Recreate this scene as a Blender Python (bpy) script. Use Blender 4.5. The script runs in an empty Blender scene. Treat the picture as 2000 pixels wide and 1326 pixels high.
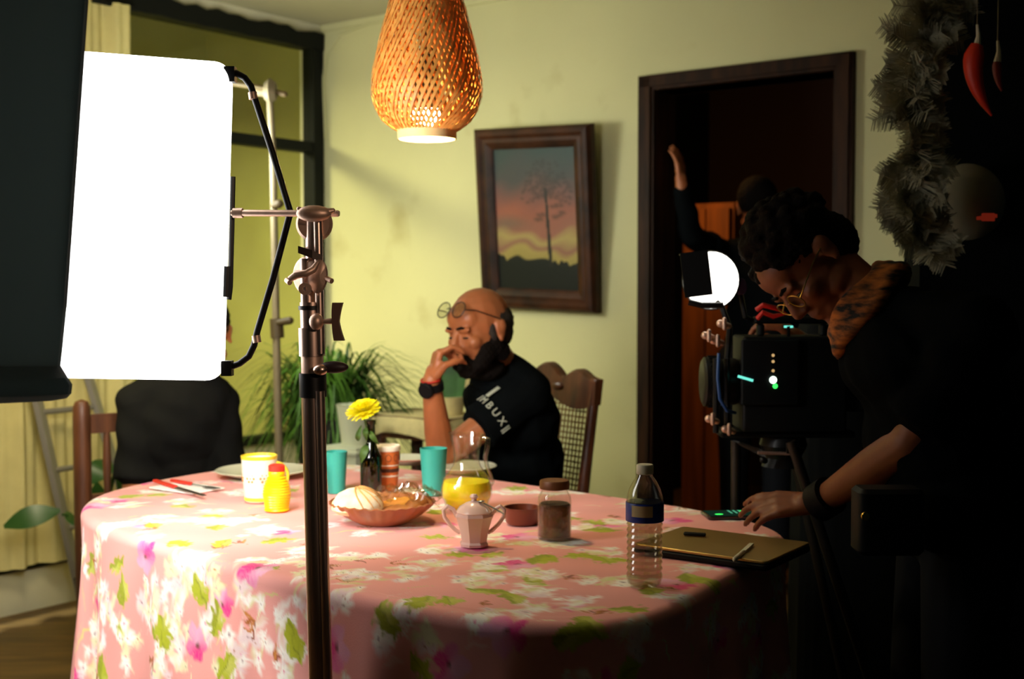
import bpy, math, random
import numpy as np
from mathutils import Vector, Matrix
random.seed(7); rng = np.random.default_rng(7)
sc = bpy.context.scene
col = sc.collection
TH = math.atan(103/2400); F = 2400.0; CZ = 1.28

# ------------------------------------------------------------------ camera, world, lights, exposure
cd = bpy.data.cameras.new('camera'); cam = bpy.data.objects.new('camera', cd); col.objects.link(cam)
cam.location = (0, 0, CZ); cam.rotation_euler = (math.pi/2-TH, 0, 0)
cd.sensor_width = 36; cd.lens = F/2000*36; cd.clip_start = .05
cd.dof.use_dof = True; cd.dof.focus_distance = 2.05; cd.dof.aperture_fstop = 4.5
sc.camera = cam
w = bpy.data.worlds.new('world'); sc.world = w; w.use_nodes = True
w.node_tree.nodes['Background'].inputs[0].default_value = (.25, .62, .62, 1)
w.node_tree.nodes['Background'].inputs[1].default_value = .006
vs = sc.view_settings; vs.view_transform = 'Standard'; vs.look = 'None'; vs.gamma = 1; vs.use_curve_mapping = False
vs.exposure = 0.0
SOFT_FRONT = 40.0      # strong face of the softbox
SOFT_SKIN = 5.0        # translucent skin on the camera side
BULB = 300.0
PATIO = 150.0
HALL = 8.0
REAR = 14.0            # second lamp on the background stand, aimed at the wall and the seated man

# ------------------------------------------------------------------ helpers
def V(*a): return Vector(a[0] if len(a) == 1 else a)
def P(px, py, d):
    u = (px-1000)/F; v = -(py-663)/F
    y = math.cos(TH)+v*math.sin(TH); z = -math.sin(TH)+v*math.cos(TH)
    return Vector((u*d/y, d, CZ+z*d/y))
def T(px, py, z=.76):
    p = P(px, py, 1.0); k = (z-CZ)/(p.z-CZ)
    return Vector((p.x*k, k, z))
CORN = Vector((-.935, 6.1, 0)); UU = Vector((.8, -.6, 0)); WW = Vector((-.6, -.8, 0))
def RM(a, b, z): return CORN+UU*a+WW*b+Vector((0, 0, z))
def srgb(r, g, b):
    f = lambda c: (c/255/12.92 if c/255 <= .04045 else ((c/255+.055)/1.055)**2.4)
    return (f(r), f(g), f(b))

class MB:
    def __init__(s): s.v = []; s.f = []
    def add(s, vs_, fs):
        n = len(s.v); s.v += [tuple(x) for x in vs_]; s.f += [tuple(i+n for i in q) for q in fs]; return s
    def hexa(s, c):       # 8 corners: bottom loop 0-3, top loop 4-7
        return s.add(c, [(3, 2, 1, 0), (4, 5, 6, 7), (0, 1, 5, 4), (1, 2, 6, 5), (2, 3, 7, 6), (3, 0, 4, 7)])
    def box(s, c, size, ax=None):
        ax = ax or (Vector((1, 0, 0)), Vector((0, 1, 0)), Vector((0, 0, 1)))
        c = Vector(c); x, y, z = [Vector(a)*(k/2) for a, k in zip(ax, size)]
        return s.hexa([c-x-y-z, c+x-y-z, c+x+y-z, c-x+y-z, c-x-y+z, c+x-y+z, c+x+y+z, c-x+y+z])
    def rbox(s, c, size, ax=None, r=.01, n=4):     # box with rounded x/y outline and chamfered top and bottom
        ax = ax or (Vector((1, 0, 0)), Vector((0, 1, 0)), Vector((0, 0, 1)))
        c = Vector(c); hx, hy, hz = [k/2 for k in size]; r = min(r, hx*.99, hy*.99); ch = min(r*.5, hz*.5)
        rings = []
        for (z, ins) in ((-hz, ch), (-hz+ch, 0), (hz-ch, 0), (hz, ch)):
            ring = []
            for qx, qy, a0 in ((1, 1, 0), (-1, 1, 90), (-1, -1, 180), (1, -1, 270)):
                for i in range(n+1):
                    a = math.radians(a0+90*i/n); rr = r-ins
                    ring.append(c+Vector(ax[0])*(qx*(hx-r)+rr*math.cos(a))+Vector(ax[1])*(qy*(hy-r)+rr*math.sin(a))+Vector(ax[2])*z)
            rings.append(ring)
        return s.rings(rings, True)
    def rings(s, rings, caps=True):
        m = len(rings[0]); vv = [p for r in rings for p in r]; ff = []
        for j in range(len(rings)-1):
            for i in range(m):
                k = (i+1) % m; ff.append((j*m+i, j*m+k, (j+1)*m+k, (j+1)*m+i))
        if caps: ff.append(tuple(range(m))[::-1]); ff.append(tuple((len(rings)-1)*m+i for i in range(m)))
        return s.add(vv, ff)
    def tube(s, pts, r, n=10, caps=True, flat=1.0):
        pts = [Vector(p) for p in pts]; rs = r if isinstance(r, (list, tuple)) else [r]*len(pts)
        ref = None; rings = []
        for i, p in enumerate(pts):
            t = (pts[min(i+1, len(pts)-1)]-pts[max(i-1, 0)]).normalized()
            if ref is None:
                ref = t.orthogonal().normalized() if abs(t.z) > .99 else Vector((0, 0, 1))
            a = (ref-t*ref.dot(t)).normalized(); b = t.cross(a); ref = a
            rings.append([p+(a*math.cos(2*math.pi*k/n)*flat+b*math.sin(2*math.pi*k/n))*rs[i] for k in range(n)])
        return s.rings(rings, caps)
    def lathe(s, prof, base, n=32, ax=None, caps=False, jit=0):
        base = Vector(base); ax = ax or (Vector((1, 0, 0)), Vector((0, 1, 0)), Vector((0, 0, 1)))
        rings = []
        for r, z in prof:
            r = max(r, 1e-5)
            rings.append([base+Vector(ax[0])*(r*math.cos(2*math.pi*k/n))+Vector(ax[1])*(r*math.sin(2*math.pi*k/n))+Vector(ax[2])*z for k in range(n)])
        return s.rings(rings, caps)
    def ell(s, c, rad, ax=None, n=16, m=10):
        c = Vector(c); ax = ax or (Vector((1, 0, 0)), Vector((0, 1, 0)), Vector((0, 0, 1)))
        rings = []
        for j in range(m+1):
            ph = math.pi*j/m; ph = min(max(ph, .02), math.pi-.02)
            rings.append([c+Vector(ax[0])*(rad[0]*math.sin(ph)*math.cos(2*math.pi*k/n))+Vector(ax[1])*(rad[1]*math.sin(ph)*math.sin(2*math.pi*k/n))-Vector(ax[2])*(rad[2]*math.cos(ph)) for k in range(n)])
        return s.rings(rings, True)
    def cap(s, a, b, ra, rb, n=14):       # tapered capsule
        a = Vector(a); b = Vector(b); t = (b-a); L = t.length; t = t/L if L > 1e-6 else Vector((0, 0, 1))
        x = t.orthogonal().normalized(); y = t.cross(x); rings = []
        for k in range(5):
            ph = math.pi/2*(1-k/4.); ph = min(ph, 1.55)
            rings.append((a-t*ra*math.sin(ph), ra*math.cos(ph)))
        for k in range(1, 5): rings.append((a+(b-a)*k/5., ra+(rb-ra)*k/5.))
        for k in range(5):
            ph = math.pi/2*k/4.; ph = min(ph, 1.55)
            rings.append((b+t*rb*math.sin(ph), rb*math.cos(ph)))
        return s.rings([[c+(x*math.cos(2*math.pi*i/n)+y*math.sin(2*math.pi*i/n))*r for i in range(n)] for c, r in rings], True)

ORG = {}
def root(name, loc, label, cat, group=None):
    o = bpy.data.objects.new(name, None); col.objects.link(o); o.location = Vector(loc); o.empty_display_size = .05
    o['label'] = label; o['category'] = cat
    if group: o['group'] = group
    ORG[o.name] = Vector(loc); return o
def mkmesh(name, v, f, mat, smooth=True, ang=.7):
    me = bpy.data.meshes.new(name); me.from_pydata(v, [], f)
    if mat: me.materials.append(mat)
    if smooth:
        me.polygons.foreach_set('use_smooth', [True]*len(me.polygons)); me.set_sharp_from_angle(angle=ang)
    me.validate(); me.update(); return me
def fixn(me):
    import bmesh
    bm = bmesh.new(); bm.from_mesh(me); bmesh.ops.recalc_face_normals(bm, faces=bm.faces); bm.to_mesh(me); bm.free()
def part(name, mb, mat, parent=None, smooth=True, ang=.7, kind=None, label=None):
    o0 = ORG[parent.name] if parent is not None else Vector((0, 0, 0))
    v = [(x-o0.x, y-o0.y, z-o0.z) for x, y, z in mb.v]
    me = mkmesh(name, v, mb.f, mat, smooth, ang); fixn(me)
    o = bpy.data.objects.new(name, me); col.objects.link(o)
    if parent is not None: o.parent = parent
    ORG[o.name] = o0
    if kind: o['kind'] = kind
    if label: o['label'] = label
    return o
def single(name, mb, mat, label, cat, group=None, smooth=True, ang=.7, base=None):
    if base is None:
        a = np.array(mb.v); base = Vector(((a[:, 0].min()+a[:, 0].max())/2, (a[:, 1].min()+a[:, 1].max())/2, a[:, 2].min()))
    v = [(x-base[0], y-base[1], z-base[2]) for x, y, z in mb.v]
    me = mkmesh(name, v, mb.f, mat, smooth, ang); fixn(me)
    o = bpy.data.objects.new(name, me); o.location = base; col.objects.link(o); ORG[o.name] = Vector(base)
    o['label'] = label; o['category'] = cat
    if group: o['group'] = group
    return o
def struct(name, mb, mat, parent=None, smooth=False):
    o = part(name, mb, mat, parent, smooth)
    if parent is None: o['kind'] = 'structure'
    return o

# ------------------------------------------------------------------ materials
def mat(name, c, rough=.6, metal=0, emit=None, es=0, var=0, vs_=8, bump=0, bs=60, sss=0, coat=0, spec=.5, c2=None, stretch=None, sheen=0, transm=0):
    m = bpy.data.materials.new(name); m.use_nodes = True; N = m.node_tree.nodes; L = m.node_tree.links
    b = N['Principled BSDF']; b.inputs['Base Color'].default_value = (*c, 1); b.inputs['Roughness'].default_value = rough
    b.inputs['Metallic'].default_value = metal; b.inputs['Specular IOR Level'].default_value = spec
    b.inputs['Coat Weight'].default_value = coat; b.inputs['Coat Roughness'].default_value = .1
    if sss: b.inputs['Subsurface Weight'].default_value = sss; b.inputs['Subsurface Radius'].default_value = (.01, .004, .002)
    if sheen: b.inputs['Sheen Weight'].default_value = sheen
    if emit: b.inputs['Emission Color'].default_value = (*emit, 1); b.inputs['Emission Strength'].default_value = es
    tc = N.new('ShaderNodeTexCoord'); mp = N.new('ShaderNodeMapping'); L.new(tc.outputs['Object'], mp.inputs[0])
    if stretch: mp.inputs['Scale'].default_value = stretch
    if var or c2:
        n = N.new('ShaderNodeTexNoise'); n.inputs['Scale'].default_value = vs_; n.inputs['Detail'].default_value = 6
        L.new(mp.outputs[0], n.inputs['Vector'])
        r = N.new('ShaderNodeValToRGB'); L.new(n.outputs['Fac'], r.inputs[0]); r.color_ramp.elements[0].position = .35; r.color_ramp.elements[1].position = .68
        d = c2 or tuple(x*(1-var) for x in c)
        r.color_ramp.elements[0].color = (*d, 1); r.color_ramp.elements[1].color = (*c, 1); L.new(r.outputs[0], b.inputs['Base Color'])
    if bump:
        n2 = N.new('ShaderNodeTexNoise'); n2.inputs['Scale'].default_value = bs; n2.inputs['Detail'].default_value = 4
        L.new(mp.outputs[0], n2.inputs['Vector'])
        bp = N.new('ShaderNodeBump'); bp.inputs['Strength'].default_value = bump; bp.inputs['Distance'].default_value = .004
        L.new(n2.outputs['Fac'], bp.inputs['Height']); L.new(bp.outputs[0], b.inputs['Normal'])
    return m
def emis(name, c, s):
    m = bpy.data.materials.new(name); m.use_nodes = True; N = m.node_tree.nodes; N.clear()
    e = N.new('ShaderNodeEmission'); e.inputs[0].default_value = (*c, 1); e.inputs[1].default_value = s
    o = N.new('ShaderNodeOutputMaterial'); m.node_tree.links.new(e.outputs[0], o.inputs[0]); return m
def thin(name, tint=(1, 1, 1), gl=.12, rough=.03, body=0, bodyc=(1, 1, 1)):
    m = bpy.data.materials.new(name); m.use_nodes = True; N = m.node_tree.nodes; L = m.node_tree.links; N.clear()
    t = N.new('ShaderNodeBsdfTransparent'); t.inputs[0].default_value = (*tint, 1)
    g = N.new('ShaderNodeBsdfGlossy'); g.inputs['Roughness'].default_value = rough
    fr = N.new('ShaderNodeLayerWeight'); fr.inputs[0].default_value = .5
    pw = N.new('ShaderNodeMath'); pw.operation = 'POWER'; pw.inputs[1].default_value = 4.0; L.new(fr.outputs['Facing'], pw.inputs[0])
    ad = N.new('ShaderNodeMath'); ad.operation = 'MULTIPLY_ADD'; ad.inputs[1].default_value = .45; ad.inputs[2].default_value = gl*.7; ad.use_clamp = True; fr = pw
    mx = N.new('ShaderNodeMixShader'); o = N.new('ShaderNodeOutputMaterial')
    L.new(pw.outputs[0], ad.inputs[0]); L.new(ad.outputs[0], mx.inputs[0]); L.new(t.outputs[0], mx.inputs[1]); L.new(g.outputs[0], mx.inputs[2])
    out = mx
    if body:
        d = N.new('ShaderNodeBsdfTranslucent'); d.inputs[0].default_value = (*bodyc, 1)
        d2 = N.new('ShaderNodeBsdfDiffuse'); d2.inputs[0].default_value = (*bodyc, 1)
        a2 = N.new('ShaderNodeAddShader'); L.new(d.outputs[0], a2.inputs[0]); L.new(d2.outputs[0], a2.inputs[1])
        m2 = N.new('ShaderNodeMixShader'); m2.inputs[0].default_value = body
        L.new(mx.outputs[0], m2.inputs[1]); L.new(a2.outputs[0], m2.inputs[2]); out = m2
    L.new(out.outputs[0], o.inputs[0]); return m
def vcol(name, rough=.8, sheen=0, bump=0, spec=.3):
    m = mat(name, (1, 1, 1), rough, sheen=sheen, bump=bump, bs=300, spec=spec); N = m.node_tree.nodes
    a = N.new('ShaderNodeAttribute'); a.attribute_name = 'Col'
    m.node_tree.links.new(a.outputs['Color'], N['Principled BSDF'].inputs['Base Color']); return m

WALLC = srgb(206, 201, 150)
M = dict(
    wall=mat('plaster_wall', WALLC, .85, var=.12, vs_=1.3, bump=.25, bs=45),
    ceil=mat('ceiling_paint', srgb(190, 184, 150), .9, var=.12, vs_=2, bump=.15),
    floor=mat('wood_floor', srgb(112, 84, 40), .5, c2=srgb(78, 56, 26), vs_=3, stretch=(1, 7, 1), bump=.1),
    steel_black=mat('black_window_steel', (.005, .006, .005), .6, spec=.15),
    darkwood=mat('dark_door_wood', srgb(58, 34, 18), .55, c2=srgb(32, 19, 11), vs_=5, stretch=(6, 6, .7), bump=.2, spec=.12),
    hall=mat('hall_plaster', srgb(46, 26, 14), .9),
    hallwood=mat('hall_wood', srgb(150, 84, 30), .6, c2=srgb(105, 55, 20), vs_=3, stretch=(5, 5, .5)),
    patio=mat('patio_wall', srgb(166, 164, 90), .9, c2=srgb(148, 144, 78), vs_=1.5),
    patio_top=mat('patio_beam', srgb(120, 88, 40), .9),
    palereveal=mat('pale_lit_reveal', srgb(214, 220, 190), .7),
    curtain=mat('cream_curtain', srgb(214, 200, 132), .9, var=.1, vs_=12, bump=.2, bs=200),
    white=mat('white_parapet', srgb(206, 200, 170), .8, var=.15, vs_=4),
    chrome=mat('chrome', (.74, .52, .42), .30, 1),
    chrome_dull=mat('brushed_steel', (.74, .50, .38), .45, .75, var=.25, vs_=40),
    dullpole=mat('grey_stand_metal', srgb(128, 116, 88), .6, .3),
    ladder=mat('grey_aluminium', srgb(140, 134, 122), .5, .3),
    blackm=mat('black_metal', (.006, .006, .006), .4, 0, spec=.3),
    blackp=mat('black_plastic', (.004, .005, .005), .55, spec=.2),
    duvet=mat('black_flag_cloth', (.035, .045, .042), .95, sheen=.1, bump=.3, bs=150),
    tee=mat('black_tshirt', (.004, .005, .0055), .95, bump=.2, bs=40, spec=.02),
    tee2=mat('charcoal_shirt', (.010, .010, .009), .95, bump=.2, bs=40, spec=.03),
    trousers=mat('dark_trousers', (.01, .011, .014), .9, spec=.1),
    shoe=mat('dark_shoe', (.01, .009, .008), .6),
    skin=mat('warm_skin', srgb(182, 108, 64), .45, sss=.06, var=.16, vs_=22, bump=.08, bs=120),
    skin2=mat('tan_skin', srgb(138, 78, 44), .5, sss=.06, var=.15, vs_=22, bump=.08, bs=120),
    hair=mat('dark_hair', (.006, .004, .003), .85, bump=.8, bs=160, spec=.1),
    hairgrey=mat('greying_short_hair', srgb(60, 48, 36), .8, c2=srgb(24, 18, 14), vs_=60, bump=.6, bs=250),
    eye=mat('eye', (.02, .012, .008), .2),
    lips=mat('lips', srgb(140, 72, 52), .5),
    bambo=mat('bamboo', srgb(232, 166, 80), .55, c2=srgb(200, 128, 50), vs_=30),
    bambin=mat('bamboo_ring', srgb(240, 205, 140), .6),
    chairwood=mat('carved_chair_wood', srgb(110, 58, 28), .38, c2=srgb(70, 34, 16), vs_=7, stretch=(4, 4, 1), coat=.3),
    cane=mat('cane_weave', srgb(132, 96, 50), .6),
    rustic=mat('rustic_chair_wood', srgb(104, 60, 32), .5, c2=srgb(74, 40, 20), vs_=6, stretch=(5, 5, .8), coat=.1),
    frame=mat('frame_wood', srgb(70, 38, 20), .5, c2=srgb(32, 18, 11), vs_=9, bump=.3, bs=25, spec=.2),
    grass=mat('fern_blade', srgb(84, 132, 24), .6, c2=srgb(34, 66, 12), vs_=5),
    leafg=mat('rubber_leaf', srgb(40, 78, 26), .35),
    snake=mat('snake_leaf', srgb(52, 110, 20), .5, c2=srgb(26, 64, 12), vs_=8),
    cream=mat('cream_fabric', srgb(206, 190, 130), .9, var=.15, vs_=30, bump=.5, bs=120),
    potw=mat('pale_pot', srgb(196, 200, 168), .7),
    potd=mat('dark_pot', (.012, .012, .009), .7),
    turq=mat('turquoise_plastic', srgb(52, 166, 150), .45, sss=.2),
    paper=mat('white_paper', srgb(245, 236, 215), .7),
    orangep=mat('orange_print', srgb(205, 104, 42), .6),
    brownp=mat('brown_print', srgb(80, 38, 20), .6),
    plate=mat('white_plate', srgb(226, 226, 200), .25, coat=.3),
    redpl=mat('red_plastic', srgb(226, 50, 34), .4),
    mugc=mat('cream_mug', srgb(240, 234, 214), .3, coat=.4, var=.06, vs_=30),
    mugy=mat('yellow_glaze', srgb(238, 206, 50), .3, coat=.4),
    mugo=mat('orange_motif', srgb(214, 140, 80), .5),
    honey=mat('yellow_squeeze_bottle', srgb(255, 200, 6), .35, sss=.15),
    clay=mat('red_clay', srgb(166, 98, 50), .45, c2=srgb(134, 72, 34), vs_=8, coat=.3),
    claydark=mat('dark_clay', srgb(112, 50, 26), .35, coat=.4),
    bread=mat('pale_bread', srgb(255, 244, 214), .85, c2=srgb(238, 206, 150), vs_=18, bump=.5, bs=60),
    crust=mat('baked_crust', srgb(196, 124, 44), .6, c2=srgb(120, 62, 20), vs_=16, bump=.4, bs=50),
    toast=mat('golden_pastry', srgb(238, 176, 66), .6, c2=srgb(210, 130, 40), vs_=20),
    pink=mat('pink_glazed_ceramic', srgb(248, 208, 194), .22, coat=.6),
    juice=mat('orange_juice', srgb(255, 226, 24), .4, sss=.4),
    jarlid=mat('brown_tin_lid', srgb(110, 66, 32), .45, .2),
    jarfill=mat('dark_preserve', srgb(52, 28, 14), .3, c2=srgb(120, 70, 28), vs_=28, coat=.4),
    label=mat('blue_label', srgb(18, 48, 140), .4),
    labelp=mat('beige_label_panel', srgb(190, 172, 124), .6),
    capw=mat('white_cap', srgb(214, 206, 176), .5, sss=.1),
    phoneb=mat('phone_black', (.006, .007, .008), .15, coat=.5),
    laptop=mat('golden_reflection_lid', srgb(200, 168, 100), .36, .8, var=.12, vs_=3),  # golden reflection put into the colour of a dark lid
    yellowfl=mat('chrysanthemum_yellow', srgb(246, 234, 10), .6),
    stem=mat('flower_stem', srgb(60, 90, 24), .6),
    knife=mat('steel_blade', (.35, .36, .34), .3, 1),
    napkin=mat('white_napkin', srgb(246, 244, 236), .85),
    redprint=mat('red_print', srgb(190, 30, 26), .7),
    watch=mat('watch_rubber', (.004, .004, .005), .6, spec=.15),
    redband=mat('red_cord', srgb(190, 30, 22), .6),
    print_=mat('white_print', srgb(190, 196, 176), .8),
    plume=mat('grey_plume', srgb(205, 200, 168), .9, c2=srgb(120, 116, 94), vs_=14, spec=.1),
    chili=mat('red_chili', srgb(205, 42, 10), .5),
    chili2=mat('dull_red_chili', srgb(120, 22, 8), .6),
    bandana=mat('patterned_neckerchief', srgb(196, 112, 38), .85, c2=(.004, .004, .004), vs_=26, stretch=(1, 1, 3)),
    bluecable=mat('blue_cable', srgb(26, 70, 130), .5),
    redcable=mat('red_cable', srgb(200, 26, 16), .45),
    darkplate=mat('dark_clay_plate', srgb(130, 124, 98), .6),
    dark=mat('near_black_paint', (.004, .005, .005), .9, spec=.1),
    brass=mat('brass', (.6, .42, .1), .3, 1),
    purple=mat('purple_foam', srgb(110, 90, 150), .9, var=.4, vs_=40),
)
M['skin_box'] = emis('softbox_skin', (1, .985, .96), SOFT_SKIN)
M['front_box'] = emis('softbox_front', (1, .985, .95), SOFT_FRONT)
M['boxseam'] = mat('softbox_seam', srgb(224, 214, 186), .8, emit=(1, .95, .85), es=.25)
M['bulb'] = emis('bulb_glow', (1, .79, .43), BULB)
M['glow'] = emis('lamp_face', (1, .96, .84), 4.5)
M['teal_led'] = emis('teal_led', (.15, .75, .6), 1.3)
M['green_led'] = emis('green_led', (.05, .9, .12), 1.6)
M['white_led'] = emis('white_led', (.8, 1, .85), 3)
M['amber_led'] = emis('amber_led', (.8, .5, .2), .8)
M['red_led'] = emis('red_led', (.6, .05, .02), .16)
M['screen'] = emis('phone_screen', (.01, .035, .02), .6)
M['screen_text'] = emis('phone_screen_marks', (.1, .45, .25), .9)
M['glass'] = thin('clear_glass', (.985, .99, .97), .11, .06)
M['pane'] = thin('window_glass', (.93, .95, .86), .05)
M['pet'] = thin('clear_bottle_plastic', (.93, .92, .87), .22, .12)
M['water'] = thin('water', (.84, .80, .72), .12, .1)
M['greenglass'] = thin('olive_bottle_glass', (.36, .38, .08), .10, .05)
M['wrap'] = thin('clear_cellophane', (.93, .9, .84), .16, .12)
_d = M['duvet']; _N = _d.node_tree.nodes; _L = _d.node_tree.links; _t = _N.new('ShaderNodeBsdfTranslucent'); _t.inputs[0].default_value = (.22, .26, .25, 1)
_m = _N.new('ShaderNodeMixShader'); _m.inputs[0].default_value = .5; _L.new(_N['Principled BSDF'].outputs[0], _m.inputs[1]); _L.new(_t.outputs[0], _m.inputs[2]); _L.new(_m.outputs[0], _N['Material Output'].inputs[0])
M['lens'] = thin('spectacle_lens', (.93, .93, .9), .14)

# wall stains near the chair (dirt that belongs to the plaster)
def stain_wall():
    m = M['wall']; N = m.node_tree.nodes; L = m.node_tree.links; b = N['Principled BSDF']
    src = b.inputs['Base Color'].links[0].from_socket
    tc = N.new('ShaderNodeTexCoord')
    n = N.new('ShaderNodeTexNoise'); n.inputs['Scale'].default_value = 3.2; n.inputs['Detail'].default_value = 8
    L.new(tc.outputs['Object'], n.inputs['Vector'])
    r = N.new('ShaderNodeValToRGB'); r.color_ramp.elements[0].position = .60; r.color_ramp.elements[1].position = .80
    r.color_ramp.elements[0].color = (0, 0, 0, 1); r.color_ramp.elements[1].color = (.75, .75, .75, 1); L.new(n.outputs['Fac'], r.inputs[0])
    mx = N.new('ShaderNodeMix'); mx.data_type = 'RGBA'; L.new(r.outputs[0], mx.inputs[0]); L.new(src, mx.inputs[6])
    mx.inputs[7].default_value = (*srgb(160, 146, 92), 1); L.new(mx.outputs[2], b.inputs['Base Color'])
stain_wall()

# ------------------------------------------------------------------ the room
CEIL = 2.56
def rbx(mb, a0, a1, b0, b1, z0, z1):
    return mb.hexa([RM(a0, b0, z0), RM(a1, b0, z0), RM(a1, b1, z0), RM(a0, b1, z0), RM(a0, b0, z1), RM(a1, b0, z1), RM(a1, b1, z1), RM(a0, b1, z1)])
AR = (UU, WW, Vector((0, 0, 1)))
D0, D1, DT = 1.885, 2.66, 2.065      # door opening
mb = MB(); rbx(mb, 0, D0, -.14, 0, 0, CEIL); rbx(mb, D1, 4.6, -.14, 0, 0, CEIL); rbx(mb, D0, D1, -.14, 0, DT, CEIL)
struct('wall_back', mb, M['wall'])
mb = MB(); rbx(mb, -2.2, 5.4, -3.2, 6.2, -.06, 0); struct('floor', mb, M['floor'])
mb = MB(); rbx(mb, -.14, 4.6, -.14, 5.6, CEIL, CEIL+.06); struct('ceiling', mb, M['ceil'])
# window wall: low parapet, lintel strip, corner strip, steel window
mb = MB(); rbx(mb, -.14, 0, 0, 5.6, 0, .17); rbx(mb, -.14, 0, 0, 1.15, .17, .54); rbx(mb, -.14, 0, 0, 5.6, 2.512, CEIL); rbx(mb, -.14, 0, 0, .015, .5, CEIL)
rbx(mb, -.14, 0, 4.2, 5.6, .17, CEIL)
struct('wall_left', mb, M['white'])
wr = root('window_1', RM(-.03, 1, .5), 'x', 'window'); del wr['label'], wr['category']; wr['kind'] = 'structure'
def bar(nm, a0, a1, b0, b1, z0, z1, m='steel_black'):
    mb = MB(); rbx(mb, a0, a1, b0, b1, z0, z1); return part(nm, mb, M[m], wr, False)
bar('frame_post', -.06, .02, .012, .075, .54, 2.51); bar('frame_post', -.06, .02, 1.15, 1.2, .17, 2.44); bar('frame_post', -.06, .02, 2.6, 2.65, .17, 2.44); bar('frame_post', -.06, .02, 4.14, 4.2, .17, 2.51)
bar('frame_rail', -.055, .015, .075, 4.14, 1.935, 1.985); bar('frame_rail', -.055, .015, .075, 1.15, .54, .58); bar('frame_rail', -.055, .015, 1.2, 4.14, .17, .21)
# rough-edged top beam
mb = MB(); rings = []
for i in range(70):
    b = .012+i*4.13/69; e = .014*math.sin(i*1.9)*math.sin(i*.7)+random.uniform(-.008, .008)
    rings.append([RM(-.06, b, 2.435), RM(.025, b, 2.435+e*.3), RM(.03, b, 2.515+e), RM(-.06, b, 2.515)])
mb.rings(rings, True); part('frame_rail', mb, M['steel_black'], wr, False)
for (b0, b1, z0) in ((.075, 1.15, .58), (1.2, 2.6, .21), (2.65, 4.14, .21)):
    mb = MB(); rbx(mb, -.022, -.016, b0, b1, z0, 1.935); part('pane', mb, M['pane'], wr, False)
    mb = MB(); rbx(mb, -.022, -.016, b0, b1, 1.985, 2.435); part('pane', mb, M['pane'], wr, False)
# patio beyond the window
mb = MB(); rbx(mb, -1.75, -1.6, -2.5, 5.6, 0, 2.9); struct('wall_patio', mb, M['patio'])
mb = MB(); rbx(mb, -1.6, -.14, -.75, -.6, 0, 2.9); struct('wall_patio_end', mb, M['patio'])
mb = MB(); rbx(mb, -1.6, -1.5, -.6, 5.6, 1.03, 1.10); struct('trim_1', mb, M['patio_top'])
mb = MB(); rbx(mb, -1.75, -.14, -.75, 5.6, 2.9, 2.96); struct('ceiling_patio', mb, M['patio'])
mb = MB(); mb.tube([RM(-.32, -.21, .05), RM(-.32, -.21, 2.05)], .035, 12)  # pale tube in place of the light on the window reveal
single('reveal_sliver', mb, M['palereveal'], 'pale vertical pipe outside, standing in for the lit window reveal beside the black corner post', 'sliver')
pl = bpy.data.lights.new('patio_lamp', 'AREA'); pl.energy = PATIO; pl.color = (1, .92, .62); pl.size = .5
po = bpy.data.objects.new('patio_lamp', pl); col.objects.link(po); po.location = RM(-.75, 1.7, 2.3); po.rotation_euler = (0, 0, 0)
# crown line in the back wall: thin moulding
mb = MB(); rbx(mb, 0, 4.6, 0, .012, CEIL-.03, CEIL); struct('trim_2', mb, M['wall'])
# cable run in the corner
mb = MB(); mb.tube([RM(.03, .01, 2.0), RM(.02, .012, 2.3), RM(.05, .012, 2.42), RM(.14, .012, 2.50), RM(.3, .012, 2.525), RM(.6, .016, 2.53)], .006, 6)
single('wall_cable', mb, M['wall'], 'painted-over cable curving up the wall in the ceiling corner', 'cable')

# door frame with dark hall behind
dr = root('door_1', RM((D0+D1)/2, 0, 0), 'x', 'door'); del dr['label'], dr['category']; dr['kind'] = 'structure'
for (a0, a1) in ((D0-.06, D0+.012), (D1-.012, D1+.06)):
    mb = MB(); rbx(mb, a0, a1, -.15, .03, 0, DT+.06); rbx(mb, a0+.012, a1-.012, .03, .042, 0, DT+.05); part('jamb', mb, M['darkwood'], dr, False)
mb = MB(); rbx(mb, D0-.06, D1+.06, -.15, .03, DT, DT+.06); rbx(mb, D0-.05, D1+.05, .03, .042, DT+.012, DT+.05); part('head_jamb', mb, M['darkwood'], dr, False)
# open leaf swung into the hall
lf = MB(); lf.box(RM(D0-.40, -.20, 1.0), (.70, .04, 2.0), AR); part('door_leaf', lf, M['darkwood'], dr, False)
hp = MB()
for zc, hh in ((.45, .55), (1.45, .85)): hp.box(RM(D0-.40, -.225, zc), (.46, .012, hh), AR)
part('door_panel', hp, M['darkwood'], dr, False)
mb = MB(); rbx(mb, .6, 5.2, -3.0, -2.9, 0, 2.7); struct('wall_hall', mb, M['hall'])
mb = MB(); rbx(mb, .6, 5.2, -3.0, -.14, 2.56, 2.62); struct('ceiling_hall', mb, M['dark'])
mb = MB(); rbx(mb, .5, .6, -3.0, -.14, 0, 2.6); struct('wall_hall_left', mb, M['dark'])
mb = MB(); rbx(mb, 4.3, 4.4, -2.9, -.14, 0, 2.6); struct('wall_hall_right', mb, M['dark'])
wd = root('hall_cupboard', P(1370, 900, 6.2).xy.to_3d(), 'tall orange-lit wooden cupboard standing in the dark hall through the doorway', 'cupboard')
c0 = P(1382, 560, 6.2); c0.z = 0
mb = MB(); mb.box(c0+UU*.0-WW*.12+Vector((0, 0, .85)), (.27, .2, 1.70), AR); part('body', mb, M['hallwood'], wd, False)
for k in (-.066, .066):
    mb = MB(); mb.box(c0+UU*k-WW*.0+Vector((0, 0, .86)), (.122, .05, 1.62), AR); part('door', mb, M['hallwood'], wd, False)
hl = bpy.data.lights.new('hall_lamp', 'AREA'); hl.energy = HALL; hl.color = (1, .5, .14); hl.size = .25
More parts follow.
